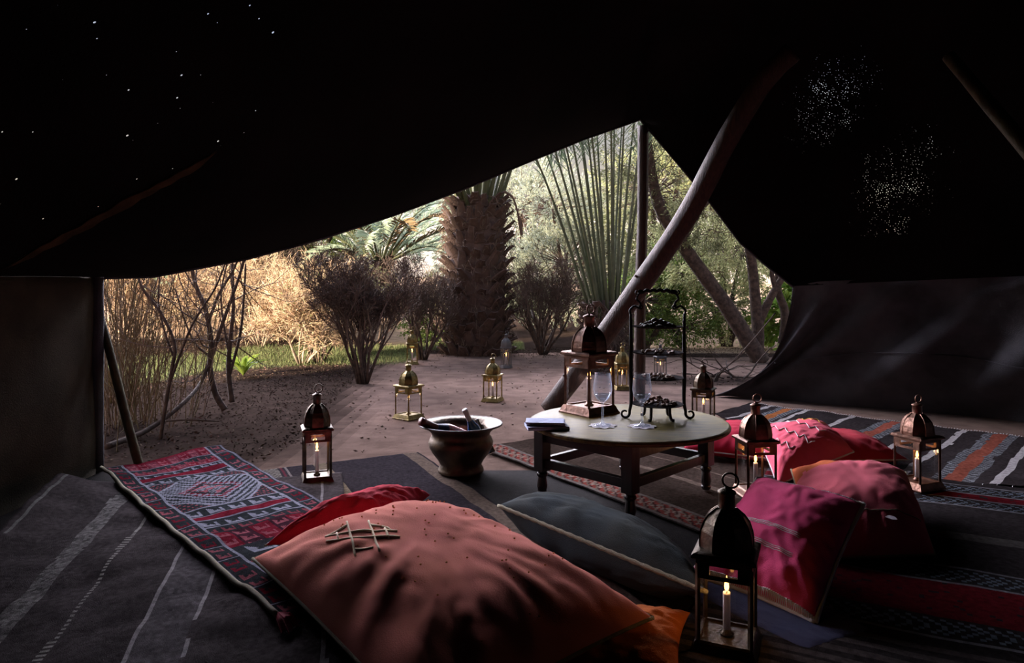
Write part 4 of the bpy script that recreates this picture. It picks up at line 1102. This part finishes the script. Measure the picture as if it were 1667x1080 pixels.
# dry shrubs in the middle ground
shrub('dry_shrub', 'round leafless grey-brown shrub beside the path, front left of the palm', 'shrub', G(590, 624), 1.75, 9, 4, 4, .022, .52, .20, 'bark', 'twig', leaves=13000, leafm='twig', leafL=.09, leafW=.008, L_=.66, shrink=.56, mind=.003)
shrub('dry_shrub', 'dark twiggy shrub just left of the palm trunk', 'shrub', G(688, 585), 1.8, 8, 4, 4, .022, .62, .4, 'bark', 'twig', L_=.75, leaves=4500, leafm='twig', leafL=.09, leafW=.009, mind=.003)
shrub('dry_shrub', 'dark many-stemmed shrub just right of the palm trunk', 'shrub', G(884, 577), 1.9, 10, 4, 4, .024, .6, .5, 'bark', 'twig', leaves=5000, leafm='twig', leafL=.09, leafW=.009, L_=.8, mind=.003)
shrub('dry_shrub', 'small grey-stemmed shrub behind the round one, left side', 'shrub', G(520, 592), 1.7, 7, 4, 4, .018, .6, .5, 'twig', 'twig', leaves=700, leafm='leaf_mid', leafL=.035, L_=.65)
# low dark hedge behind
for k, (x, y) in enumerate(((-2.6, 13.0), (-1.3, 13.6), (.6, 13.2), (1.7, 13.0))):
    shrub('hedge_shrub', ['leafless hedge shrub behind the round dry shrub', 'leafless hedge shrub directly behind the palm on the left', 'leafless hedge shrub behind the palm on the right', 'leafless hedge shrub behind the small palm'][k], 'shrub', (x, y, 0), 1.7, 8, 4, 4, .018, .7, .6, 'twig', 'twig', leaves=1500, leafm='leaf_olive', leafL=.05, leafW=.03, L_=.7, group='hedge behind the palms')
# sunlit pale brush bank on the left
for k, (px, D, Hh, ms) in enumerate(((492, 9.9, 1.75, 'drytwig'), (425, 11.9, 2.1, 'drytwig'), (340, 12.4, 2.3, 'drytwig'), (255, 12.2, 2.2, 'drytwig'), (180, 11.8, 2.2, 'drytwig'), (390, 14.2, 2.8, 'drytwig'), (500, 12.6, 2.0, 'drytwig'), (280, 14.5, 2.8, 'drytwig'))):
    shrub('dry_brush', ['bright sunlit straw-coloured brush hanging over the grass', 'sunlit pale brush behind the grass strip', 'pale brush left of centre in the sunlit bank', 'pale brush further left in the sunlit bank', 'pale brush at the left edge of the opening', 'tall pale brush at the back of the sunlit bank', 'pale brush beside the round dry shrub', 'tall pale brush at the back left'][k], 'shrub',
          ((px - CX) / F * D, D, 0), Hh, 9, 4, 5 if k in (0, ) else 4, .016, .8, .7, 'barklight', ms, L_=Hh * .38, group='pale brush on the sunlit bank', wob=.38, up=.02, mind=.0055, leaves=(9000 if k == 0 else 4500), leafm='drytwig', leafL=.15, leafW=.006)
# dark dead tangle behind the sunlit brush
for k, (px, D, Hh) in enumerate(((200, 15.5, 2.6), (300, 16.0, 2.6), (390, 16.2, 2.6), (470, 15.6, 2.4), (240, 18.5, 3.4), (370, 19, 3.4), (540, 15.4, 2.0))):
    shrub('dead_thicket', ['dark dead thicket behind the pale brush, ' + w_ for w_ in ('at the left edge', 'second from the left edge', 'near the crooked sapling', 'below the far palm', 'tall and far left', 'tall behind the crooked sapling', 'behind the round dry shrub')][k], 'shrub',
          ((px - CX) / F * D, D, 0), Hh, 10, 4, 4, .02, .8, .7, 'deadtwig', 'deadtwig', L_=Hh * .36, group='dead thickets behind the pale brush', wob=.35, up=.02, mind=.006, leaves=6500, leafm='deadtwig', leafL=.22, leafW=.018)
# near-left dry reeds and stems
t = thing('reed_clump', 'tangle of thin dry upright stems behind the left prop stick', 'reeds', (-3.15, 5.55, 0))
mb = MB()
for i in range(170):
    a = U(0, 2 * PI); r_ = abs(random.gauss(0, .26)); p = Vector((r_ * math.cos(a) * 1.2, r_ * math.sin(a) * 1.6, 0)); d = Vector((p.x * .35 + U(-.2, .2), p.y * .2 + U(-.2, .2), 1)).normalized(); L_ = U(.8, 1.8)
    pts = [p]; 
    for k in range(6): d = (d + Vector((U(-.09, .09), U(-.09, .09), 0))).normalized(); pts.append(pts[-1] + d * L_ / 6)
    mb.tube(pts, [.0045 * (1 - .1 * k) for k in range(7)], 3, cap=False)
    if R() < .7:
        for q_ in range(4): s = pts[random.randint(1, 5)]; mb.tube([s, s + (d + rdir() * .8).normalized() * U(.1, .35)], [.003, .0015], 3, cap=False)
mb.build('stems', M['straw'], t, kind='stuff')
shrub('reed_clump', 'second thicket of dry stems further back on the left', 'reeds', G(190, 655), 2.0, 14, 3, 3, .010, .4, .25, 'straw', 'straw', leaves=1200, leafm='leaf_far', L_=1.1)
# explicit crooked sapling
def sapling(label, D, lines, rs, matk='bark', twigs=True):
    base = W(*lines[0][0][:2], D if len(lines[0][0]) < 3 else lines[0][0][2]); base.z = 0
    t = thing('sapling', label, 'tree', base); mb = MB(); tw = MB()
    for ln, r_ in zip(lines, rs):
        pts = []
        for q_ in ln: pts.append(W(q_[0], q_[1], q_[2] if len(q_) > 2 else D) - base)
        pts = smooth_pts(pts, 6); k = len(pts); mb.tube(pts, [r_ * (1 - .5 * i / k) for i in range(k)], 7)
        if twigs:
            for i in range(8):
                s = pts[random.randint(k // 3, k - 1)]; grow(tw, s, (rdir(.6)), r_ * .28, U(.25, .5), 1, 2, 4, 3, .5, .1, .2, None, 3)
    mb.build('stem', M[matk], t, smooth=True)
    if twigs: tw.build('twigs', M['twig'], t, kind='stuff')
    return t
sapling('crooked sapling with forked stems standing left of the green plant', 6.1, [[(366, 668), (350, 640), (342, 600), (344, 560), (335, 505), (318, 462), (305, 400)], [(342, 590), (356, 545), (372, 500), (388, 455), (405, 400)], [(338, 530), (356, 480), (380, 440), (395, 400)], [(341, 580), (318, 560), (300, 520), (285, 470)]], (.030, .020, .015, .012))
sapling('slimmer stems rising behind the crooked sapling', 6.5, [[(378, 655), (372, 600), (376, 545), (380, 500), (378, 430)], [(374, 610), (390, 550), (396, 500), (400, 430)], [(376, 590), (366, 540), (360, 480), (372, 420)]], (.026, .016, .013))
sapling('thin dark stem curving up in front of the reeds', 5.0, [[(258, 735), (268, 670), (280, 600), (284, 560), (262, 510), (232, 470), (220, 430)], [(276, 625), (300, 560), (318, 520), (350, 470), (370, 420)], [(282, 580), (268, 540), (258, 490), (262, 430)]], (.016, .011, .009))
# fallen branch
bs = [G(172, 728, .03), G(240, 700, .05), W(300, 655, 5.5), W(330, 618, 6.0), W(343, 575, 6.15)]
mb = MB(); P_ = smooth_pts(bs, 6); b = Vector((P_[0].x, P_[0].y, 0)); mb.tube([p - b for p in P_], [.022 - .0004 * i for i in range(len(P_))], 7)
mb.tube([P_[8] - b, P_[8] - b + Vector((.25, -.1, .03)), P_[8] - b + Vector((.5, -.12, .02))], [.010, .008, .004], 5)
t = thing('fallen_branch', 'long pale fallen branch resting against the crooked sapling', 'branch', b); mb.build('bough', M['bark'], t, smooth=True)
# green leafy plant
gp = G(396, 612); t = thing('green_plant', 'small bright green leafy plant at the edge of the grass', 'plant', gp)
for k in range(26):
    a = U(0, 2 * PI); L_ = U(.32, .58); d = Vector((math.cos(a), math.sin(a), U(1.2, 3.0))).normalized(); m = MB(); pts = []
    s = Vector((-math.sin(a), math.cos(a), 0)); vs_ = []
    for i in range(7):
        q_ = i / 6; c = Vector((d.x, d.y, 0)) * L_ * q_ + Vector((0, 0, d.z * L_ * q_ - .35 * L_ * q_ * q_ * 1.3)); wd = .032 * math.sin(PI * min(1, q_ * .95 + .05)) ** .7
        vs_ += [c - s * wd + Vector((0, 0, .012)), c, c + s * wd + Vector((0, 0, .012))]
    fs = []
    for i in range(6): a_ = i * 3; fs += [(a_, a_ + 1, a_ + 4, a_ + 3), (a_ + 1, a_ + 2, a_ + 5, a_ + 4)]
    m.add(vs_, fs); m.build('leaf', M['leaf_bright'], t, smooth=True)

# ---- palms
def frond(mb, p, d, L_, droop, r0, leaf_from=.35, leafL=.42, nl=46, leafw=.026, up=.3, m1=0, m2=1, seg=14):
    dd = d.normalized(); pts = [Vector(p)]
    for i in range(seg):
        dd = (dd + Vector((0, 0, -droop * (i / seg) ** 1.2 / seg * 2.2))).normalized(); pts.append(pts[-1] + dd * L_ / seg)
    rad = [max(.004, r0 * (1 - .85 * i / seg)) for i in range(seg + 1)]
    mb.tube(pts, rad, 5, m=m1, flat=.7)
    for k in range(nl):
        s = leaf_from + (1 - leaf_from) * (k + .5) / nl; f_ = s * seg; a = int(min(f_, seg - 1)); q_ = pts[a].lerp(pts[a + 1], f_ - a); tn = (pts[a + 1] - pts[a]).normalized()
        sd_ = tn.cross(Vector((0, 0, 1)));
        if sd_.length < .05: sd_ = Vector((1, 0, 0))
        sd_.normalize(); upv = sd_.cross(tn)
        for sg in (-1, 1):
            ll = leafL * (1 - .6 * abs(s - .55) / .45 * .9) * U(.8, 1.15); ld = (tn * U(.65, .95) + sd_ * sg * U(.65, .9) + upv * U(.1, up + .2)).normalized()
            w_ = upv * leafw * .5; e_ = q_ + ld * ll; m_ = q_ + ld * ll * .5; e_.z -= ll * .12
            b = len(mb.v); mb.v += [tuple(q_), tuple(m_ + w_), tuple(e_), tuple(m_ - w_)]; mb.f.append((b, b + 1, b + 2, b + 3)); mb.m.append(m2)
def palm_trunk(t, H, r, n_rows, per, zoff=0, sz=1.0):
    mb = MB(); mb.lathe([(r * .95, -.03), (r * .93, H * .3), (r * .90, H * .6), (r * .86, H * .85), (r * .66, H)], 24); mb.build('trunk', M['scale'], t, smooth=True)
    meshes = []
    for v_ in range(5):          # a cut leaf base: curved wedge with a frayed, hollowed top
        m = MB(); w0, w1, h = .085 * sz, .045 * sz, .20 * sz; vs_ = []
        for k in range(5):
            s = k / 4; ww = w0 + (w1 - w0) * s; out_ = (.015 + .085 * s ** 1.5) * sz * (1 + .25 * (v_ - 2) / 2); th = .030 * sz * (1 - .35 * s)
            for q_ in (-1, -.5, .5, 1): vs_.append((q_ * ww, -out_ + (abs(q_) ** 2) * .022 * sz, s * h + .012 * NZ(q_ * 3, k, v_)))
            for q_ in (1, .5, -.5, -1): vs_.append((q_ * ww * .95, -out_ + th + (abs(q_) ** 2) * .02 * sz, s * h + .008 * NZ(q_ * 3, k, v_ + 9)))
        fs = [(k * 8 + j, k * 8 + (j + 1) % 8, (k + 1) * 8 + (j + 1) % 8, (k + 1) * 8 + j) for k in range(4) for j in range(8)] + [tuple(32 + j for j in range(8))]
        m.add(vs_, fs); me = m.mesh('leaf_base', False); me.materials.append(M['scale']); meshes.append(me)
    for j in range(n_rows):
        z = zoff + (H - zoff - .12) * j / (n_rows - 1) - .05
        for i in range(per):
            a = 2 * PI * (i + (j % 2) * .5 + U(-.15, .15)) / per; rr_ = r * np.interp(z / H, [0, .6, .85, 1], [.96, .91, .86, .72])
            o = put('leaf_base', random.choice(meshes), t, loc=(rr_ * math.sin(a), -rr_ * math.cos(a), z + U(-.03, .03)), rot=(U(-.05, .45) + .15, U(-.35, .35), a + U(-.2, .2))); s_ = U(.8, 1.25); o.scale = (s_, s_, s_ * U(.8, 1.2))
    fb = MB()
    for i in range(1500):
        a = U(0, 2 * PI); z = U(0, H); rr_ = r * U(1.0, 1.16); p = Vector((rr_ * math.sin(a), -rr_ * math.cos(a), z)); d = Vector((math.sin(a) * .5 + U(-.8, .8), -math.cos(a) * .5 + U(-.8, .8), U(-1, .3))).normalized()
        fb.tube([p, p + d * .07, p + d * .12 + Vector((0, 0, -.04))], [.0045, .004, .002], 3, cap=False)
    fb.build('fibre', M['fibre'], t, kind='stuff')
pb = Vector(((776 - CX) / F * 11.6, 11.6, 0)); PH = 2.65
t = thing('palm_tree', 'stout old palm with a shaggy trunk of cut leaf bases', 'palm', pb); palm_trunk(t, PH, .52, 13, 17, sz=1.15)
for k in range(30):
    a = 2 * PI * k * .382 + U(-.2, .2); el = [.75, 1.1, 1.6][k % 3] if k < 21 else U(.3, .5); d = Vector((math.cos(a), math.sin(a), el * 1.5)); rr_ = .34 if k % 3 < 2 else .2
    dr_ = [1.6, 1.3, .9][k % 3]
    if math.cos(a) > .1: d.z = max(d.z, 2.0) + 1.0; dr_ = .6
    m = MB(); frond(m, (rr_ * math.cos(a), rr_ * math.sin(a), PH - .25 + .12 * (k % 3)), d, U(2.8, 3.6), dr_, .045, .26, .5, 44, .030)
    m.build('frond', [M['petiole'], M['frond']], t)
m = MB(); m.tube(smooth_pts([(.47, -.2, 2.72), (.62, -.25, 2.60), (.72, -.28, 2.25), (.76, -.3, 1.98)], 5), [.018] * 10 + [.030] * 5 + [.022], 6); m.build('dead_stalk', M['fibre'], t)
# smaller palm with long straight stalks
p2 = Vector(((986 - CX) / F * 9.0, 9.0, 0)); t = thing('palm_tree', 'younger palm with long straight green leaf stalks fanning upward', 'palm', p2); palm_trunk(t, .95, .26, 6, 10, sz=.85)
tops = [(878, 250, -.4), (893, 240, .2), (905, 235, -.2), (918, 225, .3), (932, 215, -.5), (945, 212, .2), (958, 210, -.2), (972, 205, .4), (985, 203, -.3), (1000, 203, .2), (1015, 205, -.3), (1030, 205, .3), (1042, 210, -.1), (965, 215, -.7), (995, 215, -.6), (925, 240, -.7), (950, 225, .8), (1010, 230, .8), (1050, 240, .2)]
for k, (px, py, dy) in enumerate(tops):
    D = 9.0 + dy; tp = W(px, py, D) - p2; bx = lerp(px, [878, 1042], [-.20, .18]); b_ = Vector((bx, dy * .22 - .05, .72 + .08 * (k % 3))); d = (tp - b_); 
    m = MB(); frond(m, b_, d + Vector((-.02, 0, 0)) * d.x, d.length * 1.5, .50 + .35 * R(), .032, .55, .42, 26, .022, seg=12); m.build('frond', [M['petiole'], M['frond']], t)
# palm far behind on the left
p3 = Vector((-3.2, 16.5, gz(-3.2, 16.5))); t = thing('palm_tree', 'pale bushy palm far behind, left of the old palm trunk', 'palm', p3); palm_trunk(t, 1.5, .32, 5, 8, sz=1.2)
for k in range(34):
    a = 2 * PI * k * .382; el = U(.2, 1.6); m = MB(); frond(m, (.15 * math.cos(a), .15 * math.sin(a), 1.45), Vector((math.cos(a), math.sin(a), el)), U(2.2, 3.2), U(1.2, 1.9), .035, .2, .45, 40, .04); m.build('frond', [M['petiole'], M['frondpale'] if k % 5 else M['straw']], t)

# ---- trees on the right
def tree_lines(label, D0, lines, rs, crown, nleaf, leafm, L_=.05, w_=.014, group=None):
    base = W(*lines[0][0][:2], D0); base.z = 0; t = thing('olive_tree', label, 'tree', base, group=group); mb = MB()
    for ln, r_ in zip(lines, rs):
        pts = smooth_pts([W(q_[0], q_[1], q_[2] if len(q_) > 2 else D0) - base for q_ in ln], 6); k = len(pts); mb.tube(pts, [r_ * (1 - .45 * i / k) * (1 + .1 * NZ(i * .7, r_)) for i in range(k)], 9)
    mb.build('trunk', M['bark'], t, smooth=True)
    tw = MB(); tips = []; lf = MB()
    for (px, py, D, rad_, m_) in crown:
        c = W(px, py, D) - base
        for i in range(m_):
            p = c + rdir() * rad_ * U(.2, .9); grow(tw, p, rdir(.2), .009, rad_ * .7, 1, 3, 4, 3, .7, -.06, .25, tips, 3)
    for i in range(nleaf):
        p, d = random.choice(tips); leafcard(lf, p + rdir() * U(0, .10), d + rdir() * .8 + Vector((0, 0, -.5)), L_ * U(.6, 1.4), w_)
    tw.build('twigs', M['twig'], t, kind='stuff'); lf.build('foliage', M[leafm], t, kind='stuff')
tree_lines('tree with a long trunk leaning left, behind the slanting tent pole', 10.2, [[(1240, 590), (1212, 545), (1180, 495), (1140, 440), (1105, 390), (1075, 340), (1060, 280), (1050, 200)], [(1110, 395), (1140, 340), (1180, 290), (1200, 220)]], (.13, .07),
    [(1090, 300, 10, .75, 16), (1130, 250, 10.5, .8, 16), (1075, 400, 10.8, .5, 8), (1170, 360, 10.4, .6, 12), (1050, 230, 10.8, .7, 12)], 17000, 'leaf_olive', .055, .016)
tree_lines('upright forked tree beside the right edge of the tent opening', 10.3, [[(1232, 592), (1234, 540), (1230, 490), (1224, 430), (1215, 380), (1200, 300)], [(1234, 530), (1252, 490), (1272, 455), (1300, 410)], [(1262, 470), (1256, 440), (1262, 400)], [(1275, 560, 10.8), (1278, 510, 10.8), (1266, 470, 10.8), (1270, 420, 10.8)]], (.10, .07, .04, .08),
    [(1190, 400, 10.6, .6, 11), (1230, 330, 10.6, .8, 12), (1150, 440, 11.2, .55, 10), (1290, 380, 10.6, .6, 8)], 10000, 'leaf_far', .055, .015)
# background foliage
B = leafmass
B('bush', 'pale hazy-toned bush between the two palms', 'bush', (1.3, 16.5, 0), [(0, 0, 1.6, 1.5, 1.2, 1.4), (-1.1, .3, 1.2, 1.0, 1, 1.0), (-.3, .4, 3.0, 1.2, 1, 1.0)], 16000, 'leaf_pale', .10, .035)
B('bush', 'bright leafy bush right behind the small palm', 'bush', (2.3, 11.9, 0), [(0, 0, .9, .75, .6, .8), (.7, .2, 1.4, .6, .5, .7)], 9000, 'leaf_mid', .07, .035)
B('bush', 'yellow-green bush behind the leaning trunk, faint sunlight put into its leaf tint', 'bush', (4.1, 13.0, 0), [(0, 0, .8, .9, .7, .7), (-.9, .3, 1.5, .8, .6, .9), (.5, .6, 1.9, .9, .7, .9)], 13000, 'leaf_far', .08, .028)
B('bush', 'low broad-leaved bush at the right edge of the opening', 'bush', (5.0, 12.2, 0), [(0, 0, .6, .7, .5, .55), (.3, 0, 1.1, .5, .5, .5)], 2600, 'leaf_bright', .14, .08)
B('bush', 'low green bush behind the path, right of centre', 'bush', (3.1, 12.6, 0), [(0, 0, .35, 1.0, .5, .35)], 4000, 'leaf_mid', .06, .03)
B('bush', 'small green bush beside the foot of the old palm', 'bush', (-1.7, 13.9, 0), [(0, 0, .4, .6, .4, .4)], 2500, 'leaf_mid', .06, .03)
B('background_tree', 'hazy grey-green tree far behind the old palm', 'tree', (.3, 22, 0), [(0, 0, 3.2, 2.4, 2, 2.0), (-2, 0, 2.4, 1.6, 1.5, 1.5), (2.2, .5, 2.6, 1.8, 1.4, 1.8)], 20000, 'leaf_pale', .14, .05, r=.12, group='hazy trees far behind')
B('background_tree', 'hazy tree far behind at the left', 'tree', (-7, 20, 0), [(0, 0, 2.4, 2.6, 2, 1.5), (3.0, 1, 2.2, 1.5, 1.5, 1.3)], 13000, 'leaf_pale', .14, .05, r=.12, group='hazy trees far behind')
B('background_tree', 'pale green tree far behind at the right', 'tree', (6.0, 19, 0), [(0, 0, 2.6, 2.4, 1.8, 1.9), (-2.4, 0, 2.2, 1.5, 1.5, 1.5), (-.5, .5, 4.2, 1.8, 1.6, 1.3)], 18000, 'leaf_far', .12, .045, r=.12, group='hazy trees far behind')
B('background_tree', 'dark green tree behind the pale brush on the left', 'tree', (-5.0, 16.5, 0), [(0, 0, 2.3, 1.5, 1.2, 1.2), (-2.4, 0, 2.2, 1.8, 1.2, 1.2), (1.0, 0, 2.6, .9, .8, .8)], 13000, 'leaf_mid', .09, .04, r=.09)
B('background_tree', 'tree filling the gap behind the younger palm', 'tree', (3.6, 17.5, 0), [(0, 0, 3.4, 1.7, 1.4, 1.5), (-1.2, 0, 2.0, 1.2, 1, 1.2), (.8, 0, 4.6, 1.3, 1.2, 1)], 14000, 'leaf_far', .10, .035, r=.1)

# grass, litter
mb = MB(); cnt = 0
while cnt < 26000:
    x = U(-7.5, .2); y = U(6.2, 13.8)
    if R() > grass_amt(x, y) * .9: continue
    z = gz(x, y) - .01; h = U(.03, .09); a = U(0, 2 * PI); dx, dy = math.cos(a) * .005, math.sin(a) * .005; lx, ly = U(-.03, .03), U(-.03, .03)
    b = len(mb.v); mb.v += [(x - dx, y - dy, z), (x + dx, y + dy, z), (x + lx, y + ly, z + h)]; mb.f.append((b, b + 1, b + 2)); mb.m.append(0); cnt += 1
mb.build('grass', M['grass'], kind='stuff', label='short green grass growing beyond the leafy soil at the left', cat='grass')
mb = MB(); cnt = 0
while cnt < 24000:
    x = U(-6, 5.5); y = U(4.3, 12.5); s_ = path_edge(y)
    pr = 1 if x < s_ - .1 else .025
    if y > 10.9 or ((x - 2.35) ** 2 + ((y - 8.1) * 2.2) ** 2 < 1): pr = max(pr, .5)
    if R() > pr or (y < 6.7 and x > 1.6): continue
    z = gz(x, y) - .002; a = rdir(); a.z *= .35; leafcard(mb, Vector((x, y, z + U(.004, .012))), a, U(.012, .042), U(.005, .016)); cnt += 1
mb.build('leaf_litter', M['litter'], kind='stuff', label='dry leaves and chips scattered over the dark soil', cat='leaf litter')
# clods on the sand
mb = MB()
for i in range(500):
    x = U(-1.8, 3.2); y = U(4.6, 11); r_ = U(.004, .014)
    if y < 6.9 and x > 1.6: continue
    mb.lathe([(0, -r_ * .3), (r_, 0), (r_ * .7, r_ * .5), (0, r_ * .7)], 5, c=(x, y, gz(x, y)), rot=U(0, 3))
mb.build('pebbles', mat('clods', (.26, .17, .13), rough=.95, island=.4), kind='stuff', label='small clods and pebbles on the sand', cat='pebbles')

# guy rope and stake at the right
g0 = W(1262, 510, 6.45); g1 = G(1168, 612, .06)
mb = MB(); mb.tube([g0.lerp(g1, i / 12) + Vector((0, 0, -.03 * math.sin(PI * i / 12))) - g1 for i in range(13)], .007, 6); t = thing('guy_rope', 'taut guy rope running from the right tent wall down to a stake', 'rope', g1); mb.build('cord', M['rope'], t, smooth=True)
mb = MB(); mb.tube([g1 + Vector((-.04, 0, -.08)) - g1, g1 + Vector((.02, 0, .03)) - g1], [.022, .026], 8)
t = thing('tent_stake', 'short dark stake in the sand at the end of the guy rope', 'stake', (g1.x, g1.y, g1.z)); mb.build('peg', M['rope'], t)
gb = G(1195, 620, 0); t = thing('branch_pile', 'small heap of bare crooked branches beside the stake', 'branches', gb); mb = MB()
for i in range(9):
    a = U(0, 2 * PI); p = Vector((U(-.3, .2), U(-.1, .2), .02)); grow(mb, p, Vector((math.cos(a), math.sin(a) * .5, .25)), .012, U(.35, .6), 1, 2, 4, 3, .6, -.05, .3, None, 4)
mb.build('bough', M['bark'], t, kind='stuff')
